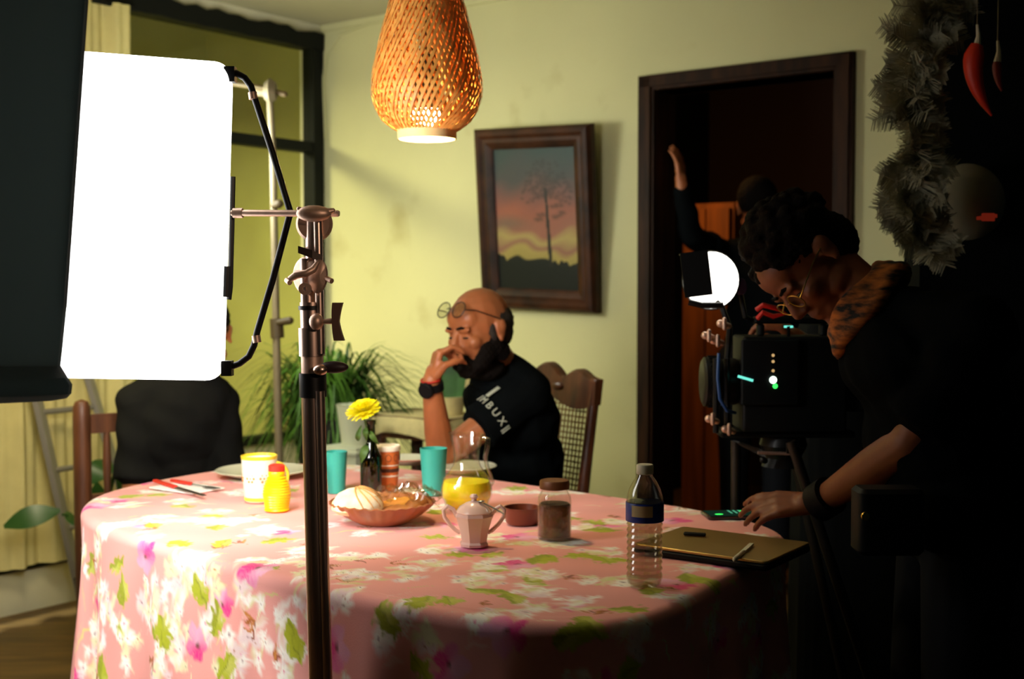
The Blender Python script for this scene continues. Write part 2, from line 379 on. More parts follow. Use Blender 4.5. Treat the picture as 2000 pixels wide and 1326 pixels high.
ho = bpy.data.objects.new('hall_lamp', hl); col.objects.link(ho); ho.location = c0+WW*.8+UU*.1+Vector((0, 0, 2.2)); ho.rotation_euler = (math.radians(-38), 0, math.radians(-143))
hd = (c0+Vector((0, 0, 1.2))-ho.location); ho.rotation_euler = hd.to_track_quat('-Z', 'Y').to_euler()
# dark partition on the right, behind the operator
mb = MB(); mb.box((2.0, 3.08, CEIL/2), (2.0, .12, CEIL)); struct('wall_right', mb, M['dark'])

# curtain
mb = MB(); n = 260
top, bot = [], []
rings = []
for i in range(n+1):
    b = 1.185+i*(3.4-1.185)/n; a = .085+.022*math.sin(i*.33)+.010*math.sin(i*.83+1)
    rings.append((b, a))
vv = []; ff = []; nz = 14
for j in range(nz+1):
    z = .20+(2.43-.20)*j/nz
    for i, (b, a) in enumerate(rings): vv.append(RM(a+.004*math.sin(j+i*.2), b, z))
for j in range(nz+1):
    z = .20+(2.43-.20)*j/nz
    for i, (b, a) in enumerate(rings): vv.append(RM(a+.003+.004*math.sin(j+i*.2), b, z))
S_ = (nz+1)*(n+1)
for j in range(nz):
    for i in range(n):
        q = (j*(n+1)+i, j*(n+1)+i+1, (j+1)*(n+1)+i+1, (j+1)*(n+1)+i); ff.append(q); ff.append(tuple(x+S_ for x in q[::-1]))
mb.add(vv, ff)
ct = root('curtain', RM(.085, 2.2, .2), 'long pleated cream curtain hanging at the left over the window', 'curtain')
part('fabric', mb, M['curtain'], ct)
mb = MB(); mb.tube([RM(.085, 1.15, 2.425), RM(.085, 3.5, 2.425)], .01, 8); part('rail', mb, M['steel_black'], ct)

# ------------------------------------------------------------------ table and cloth
TC = Vector((-.2698, 2.811, 0)); TA = -.7272; TAx, TBx, TE = .866, .529, 3.676
TU = Vector((math.cos(TA), math.sin(TA), 0)); TV = Vector((-math.sin(TA), math.cos(TA), 0))
tb = root('dining_table', TC, 'wooden dining table hidden under the pink floral cloth', 'table')
def superring(sa, sb, n, e=TE):
    t = np.linspace(0, 2*np.pi, 6001); c, s = np.cos(t), np.sin(t)
    x = sa*np.sign(c)*abs(c)**(2/e); y = sb*np.sign(s)*abs(s)**(2/e)
    y = y*(1+.01145*x/sa); x = x-.17472*y+.32437*y*y
    L = np.concatenate([[0], np.cumsum(np.hypot(np.diff(x), np.diff(y)))]); q = np.linspace(0, L[-1], n+1)[:-1]
    return np.interp(q, L, x), np.interp(q, L, y), q
x, y, _ = superring(TAx-.02, TBx-.02, 96)
mb = MB(); mb.rings([[TC+TU*float(a)+TV*float(b)+Vector((0, 0, z)) for a, b in zip(x, y)] for z in (.715, .745)]); part('tabletop', mb, M['rustic'], tb, False)
for sx in (-1, 1):
    for sy in (-1, 1):
        mb = MB(); c = TC+TU*(sx*.62)+TV*(sy*.33); mb.tube([c+Vector((0, 0, 0)), c+Vector((0, 0, .12)), c+Vector((0, 0, .715))], [.025, .024, .036], 10); part('leg', mb, M['rustic'], tb)
NA, NR, ND, DROP = 1180, 120, 130, .50
ex, ey, arc = superring(TAx, TBx, NA)
nx = -(np.roll(ey, 1)-np.roll(ey, -1)); ny = (np.roll(ex, 1)-np.roll(ex, -1)); ln = np.hypot(nx, ny); nx, ny = nx/ln, ny/ln
for _ in range(6):
    nx = (np.roll(nx, 1)+nx+np.roll(nx, -1)); ny = (np.roll(ny, 1)+ny+np.roll(ny, -1)); l = np.hypot(nx, ny); nx, ny = nx/l, ny/l
if (nx*ex+ny*ey).mean() < 0: nx, ny = -nx, -ny
X, Y, Z, SU, SV = [], [], [], [], []
for j in range(1, NR+1):
    k = (j/NR)**.85; wob = .0012*np.sin(ex*k*17+ey*k*9)
    X.append(ex*k); Y.append(ey*k); Z.append(np.full(NA, .7545)+wob*(k < .97)); SU.append(ex*k); SV.append(ey*k)
RB = .022
Lp = arc[-1]+(arc[1]-arc[0])
# corner weight: folds are deeper at the rounded corners
curv = np.abs(np.arctan2(ny, nx)-np.roll(np.arctan2(ny, nx), 8)); curv = np.minimum(curv, 2*np.pi-curv); cw = np.convolve(np.concatenate([curv[-60:], curv, curv[:60]]), np.ones(121)/121, 'valid'); cw = cw/cw.max()
ph = 2*np.pi*arc/Lp
fold = np.sin(ph*23)+.6*np.sin(ph*37+1.3)+.5*np.sin(ph*11+.4)
for j in range(1, ND+1):
    s = DROP*j/ND; bend = RB*math.pi/2
    if s < bend: a = s/RB; off = RB*math.sin(a); dz = RB*(1-math.cos(a))
    else: off = RB+.02*(s-bend); dz = RB+(s-bend)
    g = max(0, s-.03)/DROP
    o = off+fold*(.009+.024*cw)*g*1.3
    X.append(ex+nx*o); Y.append(ey+ny*o); Z.append(np.full(NA, .7545)-dz); SU.append(ex+nx*s); SV.append(ey+ny*s)
X = np.concatenate(X); Y = np.concatenate(Y); Z = np.concatenate(Z); SU = np.concatenate(SU); SV = np.concatenate(SV)
WX = TC.x+TU.x*X+TV.x*Y; WY = TC.y+TU.y*X+TV.y*Y
NRT = NR+ND
vv = np.concatenate([[[TC.x, TC.y, .7545]], np.stack([WX, WY, Z], 1)])
SU = np.concatenate([[0], SU]); SV = np.concatenate([[0], SV])
J, I = np.meshgrid(np.arange(NRT-1), np.arange(NA), indexing='ij'); K = (I+1) % NA
quads = np.stack([1+J*NA+I, 1+J*NA+K, 1+(J+1)*NA+K, 1+(J+1)*NA+I], -1).reshape(-1, 4)
# --- printed pattern
def proj(p):
    zz = p[:, 2]-CZ; d = p[:, 1]*math.cos(TH)-zz*math.sin(TH); v = p[:, 1]*math.sin(TH)+zz*math.cos(TH)
    return 1000+F*p[:, 0]/d, 663-F*v/d
pu, pv = proj(vv); dep = vv[:, 1]
def anchor(px, py):      # cloth coordinate of the front-most cloth point at that place
    m = np.where((pu-px)**2+(pv-py)**2 < 36)[0]
    if len(m) == 0: m = np.array([np.argmin((pu-px)**2+(pv-py)**2)])
    dm = dep[m].min(); m = m[dep[m] < dm+.03]
    return SU[m].mean(), SV[m].mean()
wn = lambda a, b, k: np.sin(SU*a+SV*b+k)
wu = SU+.004*wn(70, 40, 0)+.003*wn(-160, 90, 1); wv = SV+.004*wn(50, -60, 2)+.003*wn(140, 130, 3)
pinkc = np.array(srgb(240, 165, 156)); C = np.tile(pinkc, (len(SU), 1)); C *= (1+.04*wn(9, 7, 0)+.03*wn(-23, 31, 1))[:, None]
def near(cu, cv, R):
    return np.where((np.abs(wu-cu) < R) & (np.abs(wv-cv) < R))[0]
def blend(i, c, a):
    a = np.clip(a, 0, 1)[:, None]; C[i] = C[i]*(1-a)+np.array(c)*a
WHT = srgb(252, 246, 236); CRM = srgb(236, 230, 186); LIM = srgb(176, 182, 36); OLV = srgb(104, 112, 24); MAG = srgb(232, 48, 138); LMG = srgb(240, 176, 206); BRN = srgb(176, 104, 50); PUR = srgb(120, 60, 80)
def flower(cu, cv, R, c1, c2=None, cc=PUR, n=5, rot=0, soft=.25, cr=.22):
    i = near(cu, cv, R*1.2); du, dv = wu[i]-cu, wv[i]-cv; r = np.hypot(du, dv); t = np.arctan2(dv, du)+rot
    e = R*(.62+.38*np.abs(np.cos(n*t/2))); a = (e-r)/(R*soft)
    if c2 is not None:
        h = .5+.5*np.sin(t*1+rot*3); st = (.5+.5*np.sin(t*23)); cc1 = np.array(c1)*h[:, None]+np.array(c2)*(1-h)[:, None]
        aa = np.clip(a, 0, 1)[:, None]*(.8+.2*st[:, None]); C[i] = C[i]*(1-aa)+cc1*aa
    else: blend(i, c1, a)
    blend(i, cc, (R*cr-r)/(R*.12)*.7)
def leaf(cu, cv, L, W, ang, c=LIM):
    i = near(cu, cv, L); du, dv = wu[i]-cu, wv[i]-cv; p = (du*math.cos(ang)+dv*math.sin(ang))/L*2; q = (-du*math.sin(ang)+dv*math.cos(ang))/W*2
    e = 1-p*p-.25*np.sin(p*9)**2*.4; a = (e-np.abs(q))*4
    vein = np.clip(1-np.abs(q)*9, 0, 1)+.5*np.clip(np.sin((p*7-np.abs(q)*4)*3)-.6, 0, 1)
    a = a+1.2*np.sin(p*8+cu*90)*np.sin(q*7+cv*60); pale = .5+.5*np.sin(cu*200+p*2.5)
    blend(i, c, a); blend(i, srgb(214, 212, 110), np.clip(a, 0, 1)*np.clip(pale-.35, 0, 1)*(q < 0)); blend(i, OLV, np.clip(a, 0, 1)*np.clip(vein*.7+(q > .1)*.45*(np.sin(cu*333) > -.2), 0, .8)*.8)
def streak(cu, cv, L, W, ang, c, al=.8):
    i = near(cu, cv, L*.6); du, dv = wu[i]-cu, wv[i]-cv; p = (du*math.cos(ang)+dv*math.sin(ang))/L*2; q = (-du*math.sin(ang)+dv*math.cos(ang)+.12*L*p*p)/W*2
    blend(i, c, (1-p*p-np.abs(q))*3*al*(np.abs(p) < 1))
def cluster(cu, cv, R, ang):
    for k in range(int(5+R*110)):
        a = random.uniform(0, 6.3); r = random.uniform(0, R); streak(cu+r*math.cos(a), cv+r*math.sin(a), random.uniform(.04, .08), random.uniform(.012, .026), ang+random.uniform(-.6, .6), random.choice([CRM, WHT, srgb(238, 214, 190), srgb(222, 222, 150)]), .30)
    for k in range(int(4+R*110)):
        a = random.uniform(0, 6.3); r = R*math.sqrt(random.random()); flower(cu+r*math.cos(a), cv+r*math.sin(a), random.uniform(.013, .028), random.choice([WHT, WHT, CRM, srgb(240, 214, 214)]), None, random.choice([PUR, MAG, BRN, PUR]), 5, random.uniform(0, 6), .55, .17)
def twig(cu, cv, L, ang):
    for k in range(5):
        a = ang+random.uniform(-.9, .9); streak(cu+math.cos(a)*L*.4, cv+math.sin(a)*L*.4, L, random.uniform(.004, .008), a, random.choice([BRN, srgb(200, 128, 60), srgb(150, 84, 60)]), .85)
amax = TAx+DROP; bmax = TBx+DROP
for k in range(420):
    streak(random.uniform(-amax, amax), random.uniform(-bmax, bmax), random.uniform(.05, .14), random.uniform(.004, .012), 1.0+random.uniform(-.7, .7), random.choice([CRM, srgb(226, 180, 150), srgb(240, 190, 180), srgb(214, 206, 130)]), .55)
GR = [(a, b) for a in np.arange(-amax, amax, .165) for b in np.arange(-bmax, bmax, .165)]
for a, b in GR:
    a += random.uniform(-.05, .05); b += random.uniform(-.05, .05); h = random.random()
    cluster(a, b, random.uniform(.03, .055), random.uniform(.4, 1.8))
    if h > .86: flower(a+.04, b+.05, random.uniform(.030, .042), MAG, LMG, srgb(120, 70, 60), 5, random.uniform(0, 6), .2)
    if h < .34: leaf(a+.05, b-.03, random.uniform(.06, .09), random.uniform(.035, .055), random.uniform(0, 3), LIM)
    elif h < .62: twig(a-.04, b+.04, random.uniform(.03, .05), random.uniform(0, 6))
for px, py in ((190, 1085), (200, 1170), (350, 1100), (340, 1185), (300, 1180), (385, 1090), (410, 1150), (350, 1230), (485, 1150), (580, 1095), (500, 1255), (560, 1235), (450, 1290), (180, 1300), (310, 1290), (400, 1012), (520, 1030), (590, 1070), (330, 1010), (1050, 960), (1250, 985), (1040, 1150), (1190, 1130), (960, 1105), (1140, 1180), (850, 1100), (700, 1120), (1095, 1060), (600, 1160), (250, 1260), (190, 1230), (780, 1230), (980, 1050), (1060, 1120), (680, 1085), (930, 1130)):
    u, v = anchor(px, py); cluster(u, v, random.uniform(.035, .06), 1.2)
for px, py in ((285, 1085, ), (500, 1110), (385, 1255), (1010, 1100), (985, 1232), (655, 1262), (1313, 1014), (1012, 1046), (1320, 1139), (182, 985), (880, 1305), (1500, 1060)):
    u, v = anchor(px, py); flower(u, v, .046, MAG, LMG, srgb(120, 70, 60), 5, random.uniform(0, 6), .16)
for px, py in ((229, 1104), (240, 1152), (390, 1152), (423, 1211), (319, 1236), (352, 1058), (540, 1053), (433, 1060), (255, 966), (576, 1257), (848, 1046), (898, 1081), (960, 1081), (1165, 1018), (1172, 1033), (1130, 1083), (1175, 1090), (1000, 1166), (1150, 1215), (1118, 1243), (1380, 1135), (1345, 1128), (1010, 950), (876, 1172), (824, 1172), (756, 1211), (824, 1305), (440, 1300), (200, 1318), (1060, 1090), (1230, 1190)):
    u, v = anchor(px, py); leaf(u, v, random.uniform(.07, .10), random.uniform(.045, .065), random.uniform(0, 3), LIM)
for px, py in ((180, 1090), (500, 1215), (300, 1290), (430, 1070), (700, 1090), (1100, 1130), (1160, 1200), (1200, 960), (760, 1100), (1250, 1150), (480, 1060)):
    u, v = anchor(px, py); twig(u, v, .05, random.uniform(0, 6))
me = bpy.data.meshes.new('tablecloth')
tris = [(0, 1+i, 1+(i+1) % NA) for i in range(NA)]
vloc = vv-np.array([TC.x, TC.y, .75]); me.from_pydata(vloc.tolist(), [], tris+quads.tolist())
me.polygons.foreach_set('use_smooth', [True]*len(me.polygons))
at = me.color_attributes.new('Col', 'FLOAT_COLOR', 'POINT'); at.data.foreach_set('color', np.concatenate([np.clip(C, 0, 1), np.ones((len(C), 1))], 1).ravel().astype(np.float32))
me.materials.append(vcol('floral_cotton', .85, .1, .08)); fixn(me)
cl = bpy.data.objects.new('tablecloth', me); cl.location = (TC.x, TC.y, .75); col.objects.link(cl)
cl['label'] = 'pink floral tablecloth with magenta blooms and lime leaves draped over the table'; cl['category'] = 'tablecloth'
TZ = .757

# ------------------------------------------------------------------ softbox, main stand, black flag
sx = root('softbox', P(300, 740, 2.12), 'glowing white softbox panel held by the chrome stand at the left', 'light')
def Q(px, py, d): return P(px, py, d)
nb = Vector((-.22, .976, 0))      # away from the camera
tl, tr, br, bl = Q(60, 90, 2.04), Q(452, 121, 2.12), Q(440, 745, 2.12), Q(40, 739, 2.04)
ins = .02; dpt = .15
def rect_ring(k, off, n=6, r=.03):
    c = (tl+tr+br+bl)/4; ex_ = ((tr-tl)+(br-bl))/4; ey_ = ((tl-bl)+(tr-br))/4
    hx, hy = ex_.length, ey_.length; ex_.normalize(); ey_.normalize(); out = []
    for qx, qy, a0 in ((1, 1, 0), (-1, 1, 90), (-1, -1, 180), (1, -1, 270)):
        for i in range(n+1):
            a = math.radians(a0+90*i/n)
            wob = 0
            out.append(c+ex_*(qx*(hx*k-r)+r*math.cos(a))+ey_*(qy*(hy*k-r)+r*math.sin(a))+nb*off)
    return out
mb = MB(); mb.rings([rect_ring(.96, -.012), rect_ring(.995, 0), rect_ring(1, .02), rect_ring(1, dpt)], False)
mb.f.append(tuple(range(28))[::-1]); part('diffusion_skin', mb, M['skin_box'], sx)
mb = MB(); mb.rings([rect_ring(1.0, dpt), rect_ring(.94, dpt+.006)], False); part('seam', mb, M['boxseam'], sx)
mb = MB(); mb.v = [tuple(p) for p in rect_ring(.94, dpt+.006)]; mb.f = [tuple(range(28))]
fo = MB(); fo.rings([rect_ring(.94, dpt+.002), rect_ring(.94, dpt+.006)], True); part('front_diffuser', fo, M['front_box'], sx, False)
# black piping on the right edge and velcro tab
mb = MB(); mb.tube([Q(455, 345, 2.115), Q(453, 440, 2.115), Q(450, 560, 2.118), Q(447, 585, 2.118)], .0045, 8); mb.tube([Q(444, 520, 2.105), Q(442, 580, 2.105)], .006, 8); part('edge_strap', mb, M['blackm'], sx)
yk = MB(); yk.tube([Q(448, 142, 2.12), Q(462, 143, 2.12), Q(478, 152, 2.12), Q(490, 168, 2.12), Q(497, 190, 2.12), Q(533, 300, 2.11), Q(567, 415, 2.10)], .0058, 10)
yk.tube([Q(567, 415, 2.10), Q(533, 545, 2.11), Q(503, 645, 2.12), Q(496, 675, 2.12), Q(486, 696, 2.12), Q(468, 710, 2.12), Q(444, 719, 2.12)], .0058, 10)
part('yoke', yk, M['blackm'], sx)
for a in ((450, 146), (444, 719)):
    mb = MB(); mb.box(Q(a[0], a[1], 2.12), (.018, .02, .026)); part('yoke_bracket', mb, M['blackm'], sx, False)
for a in ((493, 180), (500, 655)):
    mb = MB(); p = Q(a[0], a[1], 2.118); q = Q(a[0]+2, a[1]+14, 2.118); mb.tube([p, q], .0075, 10); part('ferrule', mb, M['chrome_dull'], sx)
rd = MB(); rd.tube([Q(452, 416, 2.10), Q(662, 417, 2.05)], .0048, 10); rd.tube([Q(456, 416, 2.10), Q(474, 416, 2.098)], .0085, 10); rd.tube([Q(475, 416, 2.10), Q(660, 417, 2.051)], .0056, 10)
part('mounting_rod', rd, M['chrome_dull'], sx)

cs = root('light_stand', (P(616, 700, 2.03).x+.0, 2.03, 0), 'tall chrome grip stand with clamp heads in front of the table', 'light stand')
base = Vector((ORG[cs.name].x, 2.03, 0)); XP = lambda py: P(604+(py-480)*.026, py, 2.03)
# main column
mb = MB(); mb.tube([Vector((XP(1320).x+.014, 2.03, .12)), XP(1326), XP(770)], .0195, 20); part('column', mb, M['chrome'], cs)
mb = MB(); mb.tube([Vector((XP(1320).x+.038, 2.015, .3)), XP(1326)+Vector((.015, -.018, 0)), XP(762)+Vector((.014, -.018, 0))], .008, 12); part('side_rod', mb, M['chrome'], cs)
mb = MB(); mb.tube([XP(775), XP(728)], .0225, 20); part('collar', mb, M['blackm'], cs)
mb = MB(); mb.tube([XP(728), XP(695)], .0185, 20); part('upper_column', mb, M['chrome_dull'], cs)
mb = MB(); mb.tube([XP(695), XP(640)], .0215, 20); part('collar', mb, M['chrome'], cs)
mb = MB(); mb.tube([XP(640), XP(590)], .018, 20); part('upper_column', mb, M['chrome'], cs)
mb = MB(); mb.tube([XP(605), XP(597)], .0205, 20); part('collar', mb, M['blackm'], cs)
mb = MB(); mb.tube([XP(592)+Vector((-.004, 0, 0)), XP(505)+Vector((-.004, 0, 0))], .0125, 16); part('riser', mb, M['chrome'], cs)
mb = MB(); mb.tube([XP(690)+Vector((.016, -.012, 0)), XP(470)+Vector((.017, -.012, 0)), XP(425)+Vector((.017, -.012, 0))], .0075, 14); part('riser', mb, M['chrome'], cs)
mb = MB(); mb.tube([P(614, 505, 2.03), P(614, 425, 2.03)], .0145, 18); part('riser', mb, M['chrome'], cs)
# top head: discs and wing handle
hd = MB(); hd.lathe([(0, -.008), (.026, -.008), (.030, -.004), (.030, .004), (.026, .008), (0, .008)], P(614, 437, 2.03), 28, (Vector((1, 0, 0)), Vector((0, 0, 1)), Vector((0, -1, 0))))
hd2 = part('grip_head', hd, M['chrome_dull'], cs)
mb = MB(); mb.ell(P(613, 417, 2.0), (.029, .014, .0135)); mb.cap(P(628, 417, 2.0), P(650, 411, 2.0), .009, .004); mb.cap(P(596, 415, 2.0), P(584, 408, 2.0), .005, .004); part('wing_handle', mb, M['chrome_dull'], hd2)
# middle head
hm = MB(); hm.lathe([(0, -.008), (.024, -.008), (.031, -.003), (.031, .003), (.024, .008), (0, .008)], P(600, 538, 2.03), 28, (Vector((.8, -.6, 0)), Vector((0, 0, 1)), Vector((-.6, -.8, 0))))
h2 = part('grip_head', hm, M['chrome_dull'], cs)
mb = MB(); mb.lathe([(0, -.004), (.016, -.004), (.022, 0), (.016, .004), (0, .005)], P(622, 540, 2.0), 24, (Vector((.7, 0, .15)), Vector((0, 0, 1.25)), Vector((.5, -.85, 0)))); part('washer_plate', mb, M['chrome_dull'], h2)
mb = MB(); mb.tube([P(566, 545, 1.99), P(580, 536, 1.985), P(598, 534, 1.98), P(612, 526, 1.985), P(621, 512, 1.99)], [.005, .007, .006, .006, .004], 10); part('lever', mb, M['chrome_dull'], h2)
for _a, _b in (((636, 543), (648, 549)), ((560, 547), (566, 552))):
    mb = MB(); mb.tube([P(*_a, 2.0), P(*_b, 1.99)], .0045, 10); part('pin', mb, M['chrome_dull'], h2)
mb = MB(); mb.lathe([(.004, -.005), (.010, -.005), (.010, .005), (.004, .005), (.004, -.005)], P(596, 564, 1.985), 20, (Vector((1, 0, 0)), Vector((0, 0, 1)), Vector((0, -1, 0)))); part('eyelet', mb, M['chrome_dull'], h2)
# dark tightening cap
mb = MB(); mb.rings([[P(582+dx, 480+.1*dx+dy, 2.03+dd) for dx, dy, dd in ((0, 0, -.025), (28, 6, -.028), (48, 14, -.02), (48, 16, .02), (0, 2, .02))], [P(582+dx, 494+.1*dx+dy, 2.03+dd) for dx, dy, dd in ((0, 0, -.025), (28, 8, -.028), (46, 12, -.02), (46, 12, .02), (0, 0, .02))]]); part('locking_cap', mb, mat('dark_bronze', (.07, .05, .04), .5, .6), cs, False)
# T handle on the right
mb = MB(); mb.ell(P(618, 628, 2.0), (.012, .012, .014)); part('boss', mb, M['chrome_dull'], cs)
mb = MB(); mb.tube([P(628, 628, 2.0), P(652, 627, 2.0)], [.0035, .0055], 10); part('screw', mb, M['chrome_dull'], cs)
mb = MB(); rr = []
for t in np.linspace(-1, 1, 13):
    c = P(660-4*(1-t*t)+(t*3 if t > 0 else 0), 628+37*t, 2.0); wdt = .0055+.0028*abs(t)
    rr.append([c+Vector((-wdt, -.008, 0)), c+Vector((wdt, -.008, 0)), c+Vector((wdt, .008, 0)), c+Vector((-wdt, .008, 0))])
mb.rings(rr); part('t_handle', mb, mat('brown_bronze', (.23, .13, .10), .45, .7), cs, True)
# lower dark paddle handle
mb = MB(); mb.ell(P(652, 717, 2.0), (.024, .009, .010)); part('paddle_handle', mb, mat('plum_black', (.03, .012, .014), .5), cs)
mb = MB(); mb.ell(P(626, 722, 1.995), (.012, .010, .009)); part('boss', mb, M['chrome'], cs)
for a in (20, 140, 260):
    d = Vector((math.cos(math.radians(a)), math.sin(math.radians(a)), 0)); b0 = Vector((XP(1320).x+.014, 2.03, 0))
    mb = MB(); mb.tube([b0+Vector((0, 0, .34)), b0+d*.09+Vector((0, 0, .30)), b0+d*.34+Vector((0, 0, .04)), b0+d*.42+Vector((0, 0, .013))], .012, 10); part('leg', mb, M['chrome'], cs)

# flag
fl = root('black_flag', P(40, 780, 1.62), 'large black cloth flag hanging at the far left beside the softbox', 'flag')
rings = []; n = 22
edge = [(-700, 166), (-200, 166), (0, 166), (90, 160), (200, 152), (400, 138), (600, 124), (680, 116), (715, 112), (738, 126), (752, 135), (770, 133), (779, 124), (783, 100)]
mb = MB(); rings = []
for (py, px) in edge:
    r = []
    for k in range(13):
        t = k/12; x_ = px-(px+420)*t; r.append(P(x_, py+(.0 if py < 730 else 6*math.sin(t*5)), 1.62-.10*math.sin(t*2.2)-(.02 if 735 < py < 775 else 0)))
    back = [p+Vector((0, .012, 0)) for p in r[::-1]]
    rings.append(r+back)
mb.rings(rings, True); part('cloth', mb, M['duvet'], fl)
mb = MB(); mb.tube([P(168, -700, 1.63), P(167, 0, 1.632), P(153, 200, 1.632), P(125, 600, 1.632)], .004, 8); part('frame_wire', mb, M['chrome_dull'], fl)
mb = MB(); mb.tube([P(-420, -690, 1.56), P(168, -700, 1.63)], .006, 8); part('frame_wire', mb, M['blackm'], fl)
fs = root('flag_stand', (P(-430, 500, 1.57).x-.02, 1.57, 0), 'stand holding the black flag, beyond the left edge', 'light stand')
b0 = ORG[fs.name]; mb = MB(); mb.tube([b0+Vector((0, 0, .02)), b0+Vector((0, 0, 2.2))], .013, 10); part('pole', mb, M['chrome'], fs)
for a in (100, 220, 340):
    d = Vector((math.cos(math.radians(a)), math.sin(math.radians(a)), 0)); mb = MB(); mb.tube([b0+Vector((0, 0, .3)), b0+d*.4+Vector((0, 0, .012))], .01, 8); part('leg', mb, M['chrome'], fs)

# background stand
bs_ = root('background_stand', (P(541, 500, 4.3).x, 4.3, 0), 'thin pale light stand behind the softbox near the window', 'light stand'); b0 = ORG[bs_.name]
mb = MB(); mb.tube([Vector((b0.x+.01, 4.3, .02)), P(541, 720, 4.3), P(533, 300, 4.3), P(527, 190, 4.3)], [.014, .014, .012, .012], 12); part('pole', mb, M['dullpole'], bs_)
mb = MB(); mb.lathe([(0, -.02), (.03, -.02), (.045, 0), (.03, .02), (0, .02)], P(528, 178, 4.3), 20, (Vector((0, 1, 0)), Vector((0, 0, 1)), Vector((1, 0, 0)))); mb.cap(P(505, 178, 4.3), P(528, 178, 4.3), .018, .022); part('grip_head', mb, M['dullpole'], bs_)
mb = MB(); mb.cap(P(540, 180, 4.3), P(556, 184, 4.3), .009, .011); part('knob', mb, mat('brown_knob', srgb(88, 70, 34), .6), bs_)
mb = MB(); mb.tube([P(440, 160, 4.28), P(515, 172, 4.28)], .010, 8); part('arm', mb, mat('arm_brown', srgb(90, 74, 34), .6), bs_)
mb = MB(); mb.tube([P(540, 622, 4.3), P(542, 660, 4.3)], .024, 14); mb.cap(P(545, 630, 4.28), P(566, 626, 4.27), .012, .014); part('collar', mb, mat('dark_brown_collar', srgb(70, 56, 26), .6), bs_)
mb = MB(); mb.cap(P(536, 402, 4.28), P(545, 398, 4.27), .012, .016); part('knob', mb, mat('dark_brown_knob', srgb(70, 56, 26), .6), bs_)
for a in (10, 130, 250):
    d = Vector((math.cos(math.radians(a)), math.sin(math.radians(a)), 0)); mb = MB(); mb.tube([Vector((b0.x+.01, 4.3, .4)), Vector((b0.x+.01, 4.3, .02))+d*.35], .009, 8); part('leg', mb, M['dullpole'], bs_)

# lamp head on the arm of the background stand, behind the softbox as seen from here
rl = root('panel_lamp', P(330, 300, 4.05), 'panel lamp on the arm of the background stand, behind the softbox', 'light')
rc = P(335, 300, 4.2); rd_ = Vector((.66, .70, -.05)).normalized(); rx_ = rd_.cross(Vector((0, 0, 1))).normalized(); rz_ = rx_.cross(rd_)
mb = MB(); mb.rbox(rc-rd_*.05, (.44, .34, .07), (rx_, rz_, rd_), .02); part('housing', mb, M['blackm'], rl)
mb = MB(); mb.rbox(rc-rd_*.012, (.40, .30, .006), (rx_, rz_, rd_), .01); part('diffuser', mb, emis('panel_glow', (1, .95, .78), 4), rl)
mb = MB(); mb.tube([rc-rd_*.08, P(440, 160, 4.28)], .010, 8); part('spigot', mb, M['blackm'], rl)
al = bpy.data.lights.new('panel_lamp_light', 'AREA'); al.shape = 'RECTANGLE'; al.size = .40; al.size_y = .30; al.energy = REAR; al.color = (.94, 1, .92)
ao = bpy.data.objects.new('panel_lamp_light', al); col.objects.link(ao); ao.location = rc+rd_*.01; ao.rotation_euler = rd_.to_track_quat('-Z', 'Y').to_euler()

# a lamp outside the frame at the left lights the end of the table, an added fill behind the flag the curtain
def lamp_to(name, kind, loc, tgt, energy, colr, **kw):
    l_ = bpy.data.lights.new(name, kind); l_.energy = energy; l_.color = colr
    for k_, v_ in kw.items(): setattr(l_, k_, v_)
    o_ = bpy.data.objects.new(name, l_); col.objects.link(o_); o_.location = loc; o_.rotation_euler = (Vector(tgt)-Vector(loc)).to_track_quat('-Z', 'Y').to_euler()
lamp_to('left_spot', 'SPOT', (-2.3, 1.3, 1.5), (-.80, 2.54, .45), 220, (1, .95, .88), spot_size=math.radians(33), spot_blend=.4, shadow_soft_size=.10)
lamp_to('stand_fill_spot', 'SPOT', (.8, .2, 1.75), (-.33, 2.03, 1.22), 34, (1, .70, .5), spot_size=math.radians(25), spot_blend=.6, shadow_soft_size=.06)  # unseen warm spot added to put streaks on the chrome stand
lamp_to('curtain_fill', 'AREA', P(40, 330, 3.4), P(40, 1000, 4.9), 12, (1, .88, .55), size=.3)  # unseen fill without a lamp body, added to brighten the dim curtain

# stepladder leaning by the curtain
ld = root('aluminium_ladder', P(170, 1228, 4.6), 'grey metal ladder leaning by the cream curtain behind the chair', 'ladder')
def rail(p0, p1, m='ladder', nm='side_rail'):
    d = (p1-p0).normalized(); s = d.cross(Vector((0, 1, 0))).normalized(); mb = MB(); L = (p1-p0).length
    mb.box((p0+p1)/2, (.022, .05, L), (s, Vector((0, 1, 0)), d)); return part(nm, mb, M[m], ld, False)
a0, a1 = P(171, 1228, 4.6), P(30, 590, 4.6); a0.z = .005
c0_, c1_ = P(305, 1180, 4.85), P(130, 590, 4.85); c0_.z = .005
rail(a0, a1); rail(c0_, c1_)
for t in (.12, .3, .48, .66, .83):
    mb = MB(); mb.tube([a0.lerp(a1, t), c0_.lerp(c1_, t)], .011, 8); part('rung', mb, M['ladder'], ld)

